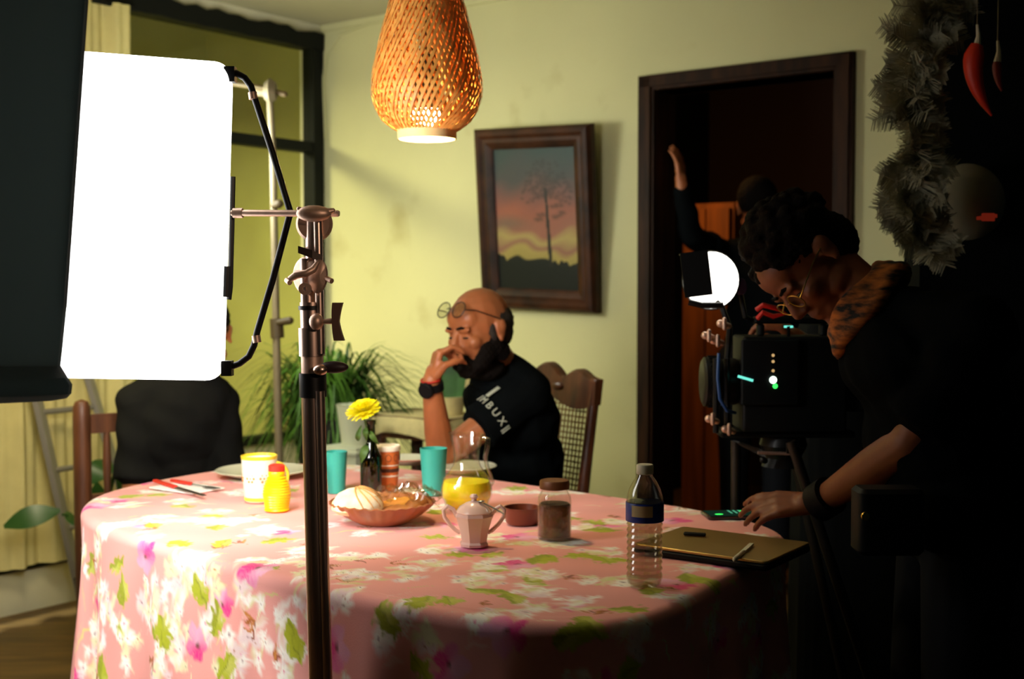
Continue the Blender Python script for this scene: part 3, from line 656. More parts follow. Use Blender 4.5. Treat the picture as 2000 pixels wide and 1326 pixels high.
# rubber plant by the curtain
rp = root('rubber_plant', P(215, 1200, 4.45).xy.to_3d(), 'dark green broad-leaved plant behind the left wooden chair', 'plant')
b0 = ORG[rp.name]
mb = MB(); mb.lathe([(0, 0), (.09, 0), (.12, .2), (.125, .22), (.11, .22), (.1, .2), (0, .19)], b0, 24); part('pot', mb, M['potd'], rp)
mb = MB(); mb.tube([b0+Vector((0, 0, .19)), P(205, 1000, 4.45), P(230, 900, 4.45)], .008, 6); mb.tube([P(205, 1010, 4.45), P(170, 1010, 4.4), P(120, 1005, 4.35)], .004, 6); part('stem', mb, M['leafg'], rp)
def leaf_geo(a, b, wd_, up=Vector((0, 0, 1)), n=9, thick=.002, droop=.02):
    a, b = Vector(a), Vector(b); t = (b-a); s = t.cross(up).normalized(); nn = s.cross(t.normalized()); mb = MB(); rr = []
    for k in range(n+1):
        q = k/n; wq = wd_*math.sin(math.pi*min(max(q, .03), .97))**.75; c = a+t*q+nn*(droop*math.sin(math.pi*q))
        rr.append([c-s*wq/2+nn*thick*3, c-nn*thick, c+s*wq/2+nn*thick*3, c+nn*thick*1.5])
    mb.rings(rr); return mb
for a, b, wd_, up in (((118, 998), (8, 1030), .085, Vector((.1, -.8, .5))), ((215, 900), (180, 945), .09, Vector((0, -1, .3))), ((235, 960), (275, 880), .08, Vector((0, -1, .2))), ((225, 990), (260, 1010), .07, Vector((0, -1, .4))), ((205, 985), (190, 940), .07, Vector((0, -1, .1))), ((130, 1000), (160, 1035), .03, Vector((0, -1, .4)))):
    part('leaf', leaf_geo(P(a[0], a[1], 4.40), P(b[0], b[1], 4.33), wd_, up), M['leafg'], rp)

# ------------------------------------------------------------------ pendant lamp
pn = root('pendant_lamp', P(834, 275, 2.78), 'woven bamboo teardrop pendant lamp hanging above the table', 'lamp')
pb = Vector((P(834, 275, 2.78).x, 2.78, P(834, 272, 2.78).z))
prof = [(.064, 0), (.0645, .018), (.078, .026), (.098, .042), (.113, .066), (.122, .095), (.1235, .12), (.120, .15), (.112, .19), (.101, .235), (.089, .28), (.076, .33), (.062, .38), (.048, .43), (.034, .48)]
pr = np.array(prof)
sl = np.concatenate([[0], np.cumsum(np.hypot(np.diff(pr[:, 0]), np.diff(pr[:, 1])))])
def rz(s): return np.interp(s, sl, pr[:, 0]), np.interp(s, sl, pr[:, 1])
def weave(sign, N_, twist, off, wid):
    mb = MB(); n = 34; s0, s1 = .018, sl[-1]
    for k in range(N_):
        th0 = 2*math.pi*k/N_+random.uniform(-.02, .02); vv = []; pts = []
        for i in range(n+1):
            s = s0+(s1-s0)*i/n; r, z = rz(s); th = th0+sign*twist*(s/s1); r += off+.0012*math.sin(th*18+i)
            pts.append(pb+Vector((r*math.cos(th), r*math.sin(th), z)))
        for i in range(n+1):
            t = (pts[min(i+1, n)]-pts[max(i-1, 0)]).normalized(); out = (pts[i]-pb); out.z = 0; out.normalize(); sd = t.cross(out).normalized()
            r, _ = rz(s0+(s1-s0)*i/n); w_ = wid*(.4+.6*r/.123)
            vv += [pts[i]-sd*w_/2, pts[i]+sd*w_/2]
        mb.add(vv, [(2*i, 2*i+1, 2*i+3, 2*i+2) for i in range(n)])
    return mb
for nm, sg, N_, tw, of, wd_ in (('woven_strands', 1, 54, 1.9, .002, .0066), ('woven_strands', -1, 54, 1.9, -.001, .0066), ('woven_strands', 1, 54, 1.9, -.005, .0050), ('woven_strands', -1, 54, 1.9, -.007, .0050)):
    part(nm, weave(sg, N_, tw, of, wd_), M['bambo'], pn, kind='stuff')
mb = MB(); mb.lathe([(.0655, -.001), (.0665, .0), (.0665, .020), (.063, .021), (.063, 0), (.0655, -.001)], pb, 48); part('bottom_ring', mb, M['bambin'], pn)
mb = MB(); mb.lathe([(0, .5), (.02, .5), (.036, .485), (.036, .475), (0, .475)], pb, 24); mb.tube([pb+Vector((0, 0, .5)), Vector((pb.x, pb.y, CEIL))], .003, 6); part('cord', mb, M['blackp'], pn)
mb = MB(); mb.lathe([(0, .475), (.004, .47), (.004, .21), (.018, .2), (.024, .17), (.034, .09), (.034, .066), (0, .066)], pb, 16); part('socket', mb, M['blackp'], pn)
mb = MB(); mb.lathe([(.001, .028), (.022, .030), (.034, .040), (.036, .052), (.034, .065), (.001, .065)], pb, 24); part('bulb', mb, M['bulb'], pn)

# ------------------------------------------------------------------ painting
pc0 = RM(1.335, .045, 0); zc = 1.28+138*4.75/2400*1.109+.0
za = 1.28+(560-252)*5.22/2400; zb = 1.28-(606-560)*5.2/2400
A0, A1 = 1.058, 1.655
pt = root('sunset_painting', RM((A0+A1)/2, .06, zb), 'dark-framed painting of a lone tree against a pink sunset on the wall', 'painting')
rot = math.radians(-2.0); tilt = math.radians(7)
zdir = (Vector((0, 0, 1))*math.cos(tilt)+WW*math.sin(tilt)); xdir = UU.copy()
xd = (xdir*math.cos(rot)+zdir*math.sin(rot)).normalized(); zd = (zdir*math.cos(rot)-xdir*math.sin(rot)).normalized(); yd = WW*math.cos(tilt)-Vector((0, 0, 1))*math.sin(tilt)
Wf, Hf = A1-A0, (za-zb)/math.cos(tilt); pcn = RM((A0+A1)/2, .035, (za+zb)/2)+WW*(Hf/2*math.sin(tilt))
def FP(x_, z_, o): return pcn+xd*x_+zd*z_+yd*o
proff = [(0, -.02), (0, .012), (.012, .03), (.03, .034), (.045, .022), (.06, .024), (.078, .016), (.09, .006), (.09, -.01)]
for sname, cs4 in (('bottom', ((-1, -1), (1, -1))), ('right', ((1, -1), (1, 1))), ('top', ((1, 1), (-1, 1))), ('left', ((-1, 1), (-1, -1)))):
    mb = MB(); rr = []
    for (qx, qz) in cs4: rr.append([FP(qx*(Wf/2-i), qz*(Hf/2-i), o) for i, o in proff])
    mb.rings(rr); part('frame_side', mb, M['frame'], pt, True, .3)
gx, gz = 130, 170; iw, ih = Wf-.17, Hf-.17
gu, gv = np.meshgrid(np.linspace(0, 1, gx), np.linspace(0, 1, gz)); c_ = lambda *a: np.array(srgb(*a))
def ramp(v, st):
    o = np.zeros(v.shape+(3,)); xs = [s[0] for s in st]
    for k in range(3): o[..., k] = np.interp(v, xs, [s[1][k] for s in st])
    return o
vw = gv+.03*np.sin(gu*7+gv*9)+.02*np.sin(gu*15-gv*20)
img = ramp(vw, [(0, c_(12, 22, 16)), (.2, c_(14, 26, 18)), (.21, c_(212, 190, 104)), (.27, c_(222, 196, 110)), (.31, c_(190, 132, 108)), (.36, c_(226, 200, 120)), (.42, c_(196, 128, 104)), (.55, c_(190, 114, 92)), (.66, c_(150, 100, 92)), (.8, c_(92, 90, 88)), (1, c_(62, 88, 84))])
cl2 = np.exp(-((gu-.3)/.3)**2-((gv-.55)/.1)**2)[..., None]; img = img*(1-.5*cl2)+c_(206, 116, 84)*.5*cl2
g2 = np.exp(-((gu-.15)/.25)**2-((gv-.47)/.05)**2)[..., None]; img = img*(1-.6*g2)+c_(130, 124, 104)*.6*g2
hor = .19+.012*np.sin(gu*40)+.010*np.sin(gu*90)+.05*np.exp(-((gu-.05)/.12)**2)+.02*np.exp(-((gu-.75)/.1)**2)
img[gv < hor] = c_(14, 24, 17)
tx = .66-.06*(gv-.2); trunk = (np.abs(gu-tx) < .017*(1.25-gv)+.004) & (gv > .17) & (gv < .72)
img[trunk] = c_(40, 40, 30)
dk = np.zeros(gv.shape)
for k in range(260):
    a = random.uniform(-.3, math.pi+.3); rr_ = random.uniform(.02, .34); cx_, cy_ = .64+rr_*math.cos(a)*.9, .66+rr_*math.sin(a)*.75
    dk = np.maximum(dk, .75*np.exp(-(((gu-cx_)/random.uniform(.012, .03))**2+((gv-cy_)/.010)**2)*1.3))
for (a_, b_) in ((.56, .53), (.53, .5), (.76, .52), (.8, .55), (.72, .59), (.78, .6)):
    for k in range(6): dk = np.maximum(dk, .8*np.exp(-(((gu-a_-random.uniform(-.04, .04))/.03)**2+((gv-b_-random.uniform(-.01, .01))/.010)**2)))
dk = dk*(gu < .97); img = img*(1-dk[..., None]*.8)+c_(44, 48, 38)*dk[..., None]*.8
img = img*(.42+.04*rng.random(gv.shape))[..., None]
vv = [tuple(FP(-iw/2+iw*float(a), -ih/2+ih*float(b), .0)-ORG[pt.name]) for a, b in zip(gu.ravel(), gv.ravel())]
ff = [(j*gx+i, j*gx+i+1, (j+1)*gx+i+1, (j+1)*gx+i) for j in range(gz-1) for i in range(gx-1)]
me = bpy.data.meshes.new('canvas'); me.from_pydata(vv, [], ff); at = me.color_attributes.new('Col', 'FLOAT_COLOR', 'POINT')
at.data.foreach_set('color', np.concatenate([img.reshape(-1, 3), np.ones((gx*gz, 1))], 1).ravel().astype(np.float32)); me.materials.append(vcol('oil_paint', .5, spec=.3))
o = bpy.data.objects.new('canvas', me); col.objects.link(o); o.parent = pt
mb = MB(); mb.box(FP(0, 0, -.012), (Wf-.03, .012, Hf-.03), (xd, yd, zd)); part('backing_board', mb, M['blackp'], pt, False)

# ------------------------------------------------------------------ people
def orth(f, u0):
    f = Vector(f).normalized(); u = Vector(u0); u = (u-f*u.dot(f)).normalized(); r = f.cross(u).normalized(); return f, u, r
def baked(name, mb, voxel, mt, parent, it=4, fac=.5, noise=None, label=None):
    me = bpy.data.meshes.new('tmp'); me.from_pydata(mb.v, [], mb.f); fixn(me)
    o = bpy.data.objects.new('tmp', me); col.objects.link(o)
    m = o.modifiers.new('r', 'REMESH'); m.mode = 'VOXEL'; m.voxel_size = voxel; m.use_smooth_shade = True
    s = o.modifiers.new('s', 'SMOOTH'); s.iterations = it; s.factor = fac
    dg = bpy.context.evaluated_depsgraph_get(); dg.update(); ev = o.evaluated_get(dg); m2 = bpy.data.meshes.new_from_object(ev, depsgraph=dg)
    bpy.data.objects.remove(o); bpy.data.meshes.remove(me)
    co = np.empty(len(m2.vertices)*3, np.float32); m2.vertices.foreach_get('co', co); co = co.reshape(-1, 3)
    if noise: no = np.empty(len(co)*3, np.float32); m2.vertices.foreach_get('normal', no); no = no.reshape(-1, 3); co = co+no*noise(co)[:, None]
    co = co-np.array(ORG[parent.name]); m2.vertices.foreach_set('co', co.astype(np.float32).ravel())
    m2.name = name; m2.materials.clear(); m2.materials.append(mt); m2.polygons.foreach_set('use_smooth', [True]*len(m2.polygons)); m2.update()
    q = bpy.data.objects.new(name, m2); col.objects.link(q); q.parent = parent; ORG[q.name] = ORG[parent.name]
    if label: q['label'] = label
    return q
def head_geo(mb, H, f, u, r, k=1.0):
    f_, u_, r_ = f, u, r
    def L(a, b, c): return H+r_*(a*k)+f_*(b*k)+u_*(c*k)
    ax = (r_, f_, u_)
    def E(c, rad): mb.ell(L(*c), [x*k for x in rad], ax)
    E((0, -.012, .03), (.077, .098, .09)); E((0, .02, -.03), (.064, .074, .08)); E((0, .045, -.075), (.045, .045, .038))
    E((0, .055, .045), (.058, .036, .045))
    for s in (-1, 1):
        E((s*.03, .083, .018), (.026, .010, .0085)); E((s*.042, .062, -.022), (.022, .024, .020)); E((s*.031, .074, -.001), (.0165, .012, .0105))
        E((s*.012, .098, -.033), (.009, .010, .008)); E((s*.055, .02, -.06), (.016, .034, .022))
        E((s*.079, -.012, -.004), (.007, .019, .030)); E((s*.085, -.020, .008), (.006, .012, .019)); E((s*.083, -.006, -.028), (.006, .009, .010))
    mb.cap(L(0, .086, .014), L(0, .108, -.026), .0085*k, .0125*k); E((0, .102, -.030), (.012, .011, .010))
    E((0, .085, -.056), (.024, .014, .007)); E((0, .083, -.068), (.021, .013, .008)); E((0, .082, -.098), (.020, .015, .014))
    return L
def hand_geo(mb, W, d, n, th_side, curls, spread=.12, k=1.0, tcurl=(.3, .4), topen=.7):
    """W wrist, d finger direction, n palm side normal, th_side direction toward the thumb"""
    d = Vector(d).normalized(); n = Vector(n); n = (n-d*n.dot(d)).normalized(); s = Vector(th_side); s = (s-d*s.dot(d)-n*s.dot(n)).normalized()
    tips = []
    mb.cap(W-d*.02*k, W+d*.03*k, .024*k, .026*k)
    lens = [(.040, .024, .020), (.045, .028, .021), (.041, .026, .021), (.033, .020, .018)]
    for i in range(4):
        o = (.029-.0195*i)*k; kn = W+d*((.092-.004*abs(i-1))*k)+s*o-n*.004*k
        mb.cap(W+d*.02*k+s*o*.55, kn, .014*k, .0118*k)
        c = curls[i]; dr_ = (d+s*(spread*(1.2-i))).normalized(); p = kn; ang = 0
        for j, L_ in enumerate(lens[i]):
            ang += c[j] if j < len(c) else c[-1]; q = p+(dr_*math.cos(ang)+n*math.sin(ang))*L_*k
            mb.cap(p, q, (.0098-.001*j)*k, (.0092-.0012*j)*k, 10); p = q
        tips.append(p)
    t0 = W+d*.022*k+s*.022*k+n*.006*k; td = (d*(1-topen*.5)+s*topen+n*.25).normalized(); t1 = t0+td*.042*k
    mb.cap(t0, t1, .016*k, .0125*k); td2 = (td*math.cos(tcurl[0])-s*math.sin(tcurl[0])*.6+n*math.sin(tcurl[0])).normalized(); t2 = t1+td2*.030*k; mb.cap(t1, t2, .0118*k, .0105*k)
    td3 = (td2*math.cos(tcurl[1])-s*math.sin(tcurl[1])*.6+n*math.sin(tcurl[1])).normalized(); t3 = t2+td3*.022*k; mb.cap(t2, t3, .0105*k, .0085*k); tips.append(t3)
    return tips
def torso_geo(mb, pel, che, nek, side, fwd, inf=0, w=1.0, belly=0):
    up = (nek-pel).normalized(); fw = (fwd-up*fwd.dot(up)).normalized(); sd = side
    ax = (sd, fw, up)
    mb.ell(pel+up*.02, (.165*w+inf, .12+inf, .13+inf), ax); mb.ell(pel.lerp(che, .5)+fw*.01, (.15*w+inf, .115+belly+inf, .16+inf), ax)
    mb.ell(che, (.168*w+inf, .118+inf, .17+inf), ax); mb.ell(che.lerp(nek, .55), (.155*w+inf, .095+inf, .10+inf), ax)
def person(name, label, S, vox):
    """S: dict of joints (world)"""
    r0 = root(name, Vector((S['pel'].x, S['pel'].y, 0)), label, 'person')
    f, u, r = orth(S['f'], S['u']); H = S['head']; fw, sd = S['fwd'].normalized(), S['side'].normalized()
    B = MB(); L = head_geo(B, H, f, u, r)
    nb_ = S['neck']; B.cap(H-u*.05-f*.02, nb_, .052, .062); B.cap(nb_, nb_-Vector((0, 0, .04)), .06, .07)
    torso_geo(B, S['pel'], S['che'], nb_-Vector((0, 0, .03)), sd, fw, -.012, S.get('w', 1.0))
    Sh = MB(); inf = S.get('inf', .014); torso_geo(Sh, S['pel'], S['che'], nb_-Vector((0, 0, .035)), sd, fw, inf, S.get('w', 1.0), S.get('belly', 0))
    Tr = MB(); Tr.ell(S['pel']-Vector((0, 0, .01)), (.178, .135, .12), (sd, fw, Vector((0, 0, 1))))
    for q in ('l', 'r'):
        sh, el, wr_ = S['sh_'+q], S['el_'+q], S['wr_'+q]
        B.cap(S['che'].lerp(nb_, .6), sh, .058, .050); B.cap(sh, el, .05, .040); B.cap(el, el.lerp(wr_, .35), .041, .040); B.cap(el.lerp(wr_, .35), wr_, .040, .026)
        Sh.cap(S['che'].lerp(nb_, .74), sh, .092, .068+inf*.3); tt = S.get('sleeve_'+q, .55)
        Sh.cap(sh, sh.lerp(el, tt-.12), .062+inf*.5, .055+inf*.6); a, b = sh.lerp(el, tt-.14), sh.lerp(el, tt)
        Sh.tube([a, b], [.056+inf*.6, .060+inf*.6], 20)
        if S.get('long'): Sh.cap(el, el.lerp(wr_, .9), .05, .036); Sh.cap(sh.lerp(el, .5), el, .055, .052)
        S['tips_'+q] = hand_geo(B, wr_, *S['hand_'+q][0], **S['hand_'+q][1])
        hp_, kn, an = S['hip_'+q], S['kn_'+q], S['an_'+q]
        B.cap(hp_, kn, .075, .052); B.cap(kn, an, .050, .034); B.cap(an, an+S['toe']*.12-Vector((0, 0, .03)), .034, .03)
        Tr.cap(hp_, kn, .095, .068); Tr.cap(kn, an+Vector((0, 0, .02)), .067, .055)
        sm = MB(); t = S['toe']; s2 = t.cross(Vector((0, 0, 1)))
        sm.ell(Vector((an.x, an.y, .04))+t*.13, (.045, .075, .038), (s2, t, Vector((0, 0, 1)))); sm.ell(Vector((an.x, an.y, .05))+t*.0, (.04, .06, .048), (s2, t, Vector((0, 0, 1)))); sm.ell(Vector((an.x, an.y, .04))+t*.06, (.04, .09, .038), (s2, t, Vector((0, 0, 1))))
        baked('shoe', sm, .008, M['shoe'], r0)
    Sh.tube([nb_-Vector((0, 0, .05))-(nb_-H).normalized()*-.0, nb_+(H-nb_).normalized()*.02], [.09, .066], 20)
    b = baked('body', B, vox, S.get('skin', M['skin']), r0, 3, .45)
    baked('shirt', Sh, max(vox, .006), S.get('shirt', M['tee']), r0, 4, .5, noise=lambda c: .003*np.sin(c[:, 2]*60+c[:, 0]*35)+.002*np.sin(c[:, 1]*70-c[:, 2]*40))
    baked('trousers', Tr, .010, M['trousers'], r0)
    for s in (-1, 1):
        e = MB(); e.ell(L(s*.031, .0835, -.005), (.0125, .0055, .0036), (r, f, u)); part('eye', e, M['eye'], r0)
    for s in (-1, 1):
        e = MB(); e.tube([L(s*.012, .094, .0235), L(s*.03, .092, .027), L(s*.046, .080, .019)], [.0035, .0042, .0025], 8); part('eyebrow', e, M['hair'], r0)
    return r0, L, (f, u, r)
def hairnoise(a): return lambda c: a*(np.sin(c[:, 0]*310+c[:, 1]*170)*np.sin(c[:, 2]*290+c[:, 1]*120))
DOWN = Vector((0, 0, -1))

# --- seated man, hand at his mouth
sd = Vector((.43, -.90, 0)).normalized(); fw = Vector((-.90, -.43, 0)).normalized()
HM = P(936, 643, 3.60)
el = P(862, 893, 3.54); wl = P(842, 744, 3.47)
man = dict(head=HM, f=Vector((-.70, -.66, -.22)), u=Vector((-.04, 0, 1)), neck=Vector((-.045, 3.70, 1.045)), che=Vector((-.0, 3.78, .86)), pel=Vector((.02, 3.90, .57)), side=sd, fwd=fw,
    sh_l=Vector((.045, 3.63, .965)), el_l=el, wr_l=wl, hand_l=((Vector((.28, .10, .95)), Vector((.93, .25, -.28)), Vector((-.1, -.9, .2)), [(.75, .75, .5), (1.0, .9, .6), (1.1, 1.0, .6), (1.15, 1.0, .6)]), dict(k=.92, topen=.45, tcurl=(.7, .3))),
    sh_r=Vector((-.05, 3.92, .96)), el_r=Vector((-.13, 4.02, .74)), wr_r=Vector((-.26, 3.86, .655)), hand_r=((Vector((-.8, -.6, -.1)), DOWN, Vector((.5, -.6, 0)), [(.2, .3, .2)]*4), dict()),
    hip_l=Vector((.05, 3.82, .55)), kn_l=Vector((-.28, 3.60, .54)), an_l=Vector((-.30, 3.62, .09)), hip_r=Vector((-.03, 3.98, .55)), kn_r=Vector((-.38, 3.86, .54)), an_r=Vector((-.40, 3.88, .09)), toe=fw,
    sleeve_l=.56, sleeve_r=.56, belly=.03, inf=.018)
r0, L, (f, u, r) = person('person', 'seated bald bearded man in black t-shirt resting his chin on his hand', man, .0042)
bd = MB()
def E(c, rad): bd.ell(L(*c), rad, (r, f, u))
for s in (-1, 1):
    E((s*.067, .000, -.044), (.012, .026, .040)); E((s*.060, .034, -.058), (.018, .034, .030)); E((s*.052, .050, -.078), (.020, .030, .026)); E((s*.060, -.02, -.07), (.014, .03, .03)); E((s*.036, .066, -.092), (.024, .026, .020)); bd.cap(L(0, .108, -.046), L(s*.027, .094, -.060), .0075, .006); bd.cap(L(s*.028, .094, -.058), L(s*.034, .084, -.082), .007, .010)
E((0, .086, -.102), (.026, .018, .022)); E((0, .060, -.112), (.040, .040, .020)); E((0, .02, -.100), (.056, .05, .028)); E((0, -.005, -.125), (.056, .05, .03))
baked('beard', bd, .0045, M['hair'], r0, 3, .5, hairnoise(.0015))
hb = MB(); hb.ell(L(0, -.030, .012), (.0805, .088, .072), (r, f, u)); hb.ell(L(0, -.04, -.02), (.07, .07, .06), (r, f, u))
for s in (-1, 1): hb.ell(L(s*.072, .010, -.010), (.008, .013, .028), (r, f, u))
baked('hair', hb, .005, M['hairgrey'], r0, 2, .5, hairnoise(.001))
# glasses pushed up on the forehead
gl_ = MB(); gf = (f*.8+u*.6).normalized(); gu_ = (u*.8-f*.6).normalized()
for s in (-1, 1):
    c = L(s*.033, .090, .080); pts = [c+r*(.026*math.cos(a))+gu_*(.024*math.sin(a)) for a in np.linspace(0, 2*math.pi, 29)]
    gl_.tube(pts, .0017, 6)
    gl_.tube([c+r*(s*.026), L(s*.072, .06, .070), L(s*.082, -.01, .030), L(s*.083, -.045, .0)], .0018, 6)
gl_.tube([L(-.009, .098, .084), L(0, .101, .088), L(.009, .098, .084)], .0015, 6)
gl = part('spectacles', gl_, M['blackm'], r0)
for s in (-1, 1):
    c = L(s*.033, .090, .080); mb = MB(); mb.lathe([(.0001, .001), (.0245, 0), (.0001, -.001)], c, 24, (r, gu_*.93, gf)); part('lens', mb, M['lens'], gl)
# watch, cord
axs = (wl-el).normalized(); x1 = axs.orthogonal().normalized(); y1 = axs.cross(x1); wc = el.lerp(wl, .93)
mb = MB(); mb.lathe([(.0285, -.012), (.034, -.011), (.034, .011), (.0285, .012), (.0285, -.012)], wc, 28, (x1, y1, axs)); wt = part('watch_strap', mb, M['watch'], r0)
wd2 = Vector((-.45, -.9, 0)).normalized(); wd2 = (wd2-axs*wd2.dot(axs)).normalized(); mb = MB(); mb.lathe([(.0001, .041), (.020, .041), (.023, .038), (.023, .026), (.0001, .026)], wc, 24, (axs, axs.cross(wd2), wd2)); part('watch_case', mb, M['watch'], wt)
mb = MB(); wc2 = el.lerp(wl, 1.02); mb.lathe([(.027, -.003), (.031, 0), (.027, .003), (.025, 0), (.027, -.003)], wc2, 28, (x1, y1, axs)); part('red_wrist_cord', mb, M['redband'], r0)
# printed lettering on the sleeve: bars and letters wrapped near the hem
def letters(body, size, mtx, mt, parent, nm, ext=.0006):
    cu = bpy.data.curves.new(nm, 'FONT'); cu.body = body; cu.size = size; cu.extrude = ext; cu.align_x = 'CENTER'; cu.align_y = 'CENTER'
    o = bpy.data.objects.new(nm, cu); col.objects.link(o); dg = bpy.context.evaluated_depsgraph_get(); dg.update()
    me = bpy.data.meshes.new_from_object(o.evaluated_get(dg), depsgraph=dg); bpy.data.objects.remove(o)
    me.transform(mtx); me.transform(Matrix.Translation(-ORG[parent.name])); me.materials.clear(); me.materials.append(mt)
    q = bpy.data.objects.new(nm, me); col.objects.link(q); q.parent = parent; ORG[q.name] = ORG[parent.name]; return q
shl = man['sh_l']; axu = (el-shl).normalized()
def sleeve_mesh(me_obj, c, ax, rad, v0):
    # wrap flat letters (local x around the arm, y along the arm) on a cylinder of the sleeve
    me = me_obj.data; co = np.empty(len(me.vertices)*3, np.float32); me.vertices.foreach_get('co', co); co = co.reshape(-1, 3)+np.array(ORG[r0.name])
    ux = v0.cross(ax).normalized(); ang = co[:, 0]/rad; rr_ = rad+co[:, 2]
    out = np.array(c)[None]+np.outer(co[:, 1], -np.array(ax))+np.outer(rr_*np.cos(ang), np.array(v0))+np.outer(rr_*np.sin(ang), np.array(ux))
    me.vertices.foreach_set('co', (out-np.array(ORG[r0.name])).astype(np.float32).ravel()); me.update()
v0 = Vector((-.42, -1, .10)); v0 = (v0-axu*v0.dot(axu)).normalized(); sc_c = shl.lerp(el, .40)
lt = letters('/ M B U X ||', .032, Matrix.Identity(4), M['print_'], r0, 'sleeve_print', .001); lt.data.update()
sleeve_mesh(lt, sc_c, axu, .0745, v0)
mb = MB(); mb.box((0, 0, 0), (.016, .045, .0016)); bar_ = part('sleeve_bar', mb, M['print_'], r0, False)
me = bar_.data; me.transform(Matrix.Translation(ORG[r0.name])); me.transform(Matrix.Translation(Vector((-.055, .038, 0))-ORG[r0.name])); sleeve_mesh(bar_, sc_c, axu, .076, v0)

# --- second seated person behind the softbox
sd2 = Vector((.95, .3, 0)).normalized(); fw2 = Vector((.3, -.95, 0)).normalized(); CX = -1.03
p2 = dict(head=Vector((-.955, 3.80, 1.135)), f=Vector((.3, -.93, -.15)), u=Vector((0, 0, 1)), neck=Vector((-.99, 3.84, 1.0)), che=Vector((-1.035, 3.84, .84)), pel=Vector((-1.06, 3.92, .57)), side=sd2, fwd=fw2,
    sh_l=Vector((-.93, 3.87, .905)), el_l=Vector((-.895, 3.84, .66)), wr_l=Vector((-.98, 3.68, .60)), hand_l=((Vector((-.4, -.9, 0)), DOWN, Vector((-.9, .3, 0)), [(.2, .3, .2)]*4), dict()),
    sh_r=Vector((-1.155, 3.80, .92)), el_r=Vector((-1.16, 3.76, .66)), wr_r=Vector((-1.12, 3.66, .60)), hand_r=((Vector((.3, -.9, 0)), DOWN, Vector((.9, .3, 0)), [(.2, .3, .2)]*4), dict()),
    hip_l=Vector((-.98, 3.90, .54)), kn_l=Vector((-.88, 3.50, .52)), an_l=Vector((-.88, 3.52, .09)), hip_r=Vector((-1.13, 3.87, .54)), kn_r=Vector((-1.10, 3.48, .52)), an_r=Vector((-1.12, 3.50, .09)), toe=fw2,
    shirt=M['tee2'], sleeve_l=.9, sleeve_r=.9, w=.82)
q0, L2, (f2, u2, r2) = person('person', 'person in a dark shirt sitting behind the glowing softbox, head hidden', p2, .007)
hb = MB(); hb.ell(L2(0, -.02, .04), (.084, .098, .092), (r2, f2, u2)); baked('hair', hb, .007, M['hair'], q0, 2, .5, hairnoise(.002))

# --- camera operator bent over his camera
HO = P(1578, 515, 2.5)
sd3 = Vector((-.15, -1, 0)).normalized(); fw3 = Vector((-1, .1, -.1)).normalized()
op = dict(head=HO, f=Vector((-.46, -.30, -.83)), u=Vector((-.83, .05, .47)), neck=Vector((.72, 2.45, 1.235)), che=Vector((.83, 2.42, 1.07)), pel=Vector((.87, 2.40, .86)), w=1.15, side=sd3, fwd=fw3,
    sh_l=Vector((.845, 2.23, 1.20)), el_l=Vector((.748, 2.30, .985)), wr_l=Vector((.628, 2.50, .838)), hand_l=((Vector((-.93, .30, -.12)), Vector((-.15, .55, -.82)), Vector((.2, .82, .55)), [(.05, .40, .3), (.14, .38, .3), (.20, .40, .3), (.26, .42, .3)]), dict(topen=.42, tcurl=(-.05, .25), k=.95, spread=.08)),
    sh_r=Vector((.82, 2.62, 1.18)), el_r=Vector((.90, 2.88, 1.02)), wr_r=Vector((.72, 3.03, 1.14)), hand_r=((Vector((-.75, -.1, .55)), Vector((-.4, .3, -.6)), Vector((0, -1, .2)), [(.6, .7, .5)]*4), dict(k=.9)),
    hip_l=Vector((.87, 2.31, .84)), kn_l=Vector((.84, 2.28, .46)), an_l=Vector((.90, 2.28, .09)), hip_r=Vector((.89, 2.50, .84)), kn_r=Vector((.86, 2.54, .46)), an_r=Vector((.92, 2.54, .09)), toe=Vector((-1, 0, 0)),
    sleeve_l=.80, sleeve_r=.80, inf=.022, skin=M['skin2'])
o0, L3, (f3, u3, r3) = person('person', 'camera operator in black bending over a film camera, hand on a phone', op, .005)
hm_ = MB(); rnd = random.Random(3)
hm_.ell(L3(0, -.025, .05), (.088, .100, .085), (r3, f3, u3)); hm_.ell(L3(0, -.06, -.01), (.080, .06, .07), (r3, f3, u3))
for k in range(150):
    a = rnd.uniform(0, 6.28); e = rnd.uniform(-.15, 1.5); d = r3*(math.cos(a)*math.cos(e))+f3*(math.sin(a)*math.cos(e))+u3*math.sin(e)
    c = L3(0, -.025, .05)+r3*(d.dot(r3)*.088)+f3*(d.dot(f3)*.100)+u3*(d.dot(u3)*.09)
    if (c-L3(0, .09, .0)).length > .065: hm_.ell(c, [rnd.uniform(.009, .018)]*3, None, 8, 6)
baked('hair', hm_, .005, M['hair'], o0, 1, .5, hairnoise(.002))
g3 = MB()
for s in (-1, 1):
    c = L3(s*.032, .098, -.006); g3.tube([c+r3*(.022*math.cos(a))+u3*(.018*math.sin(a)) for a in np.linspace(0, 2*math.pi, 25)], .0014, 6); g3.tube([c+r3*(s*.022), L3(s*.078, .03, .005), L3(s*.086, -.02, .006)], .0014, 6)
g3.tube([L3(-.01, .1, 0), L3(.01, .1, 0)], .0014, 6); part('spectacles', g3, M['brass'], o0)
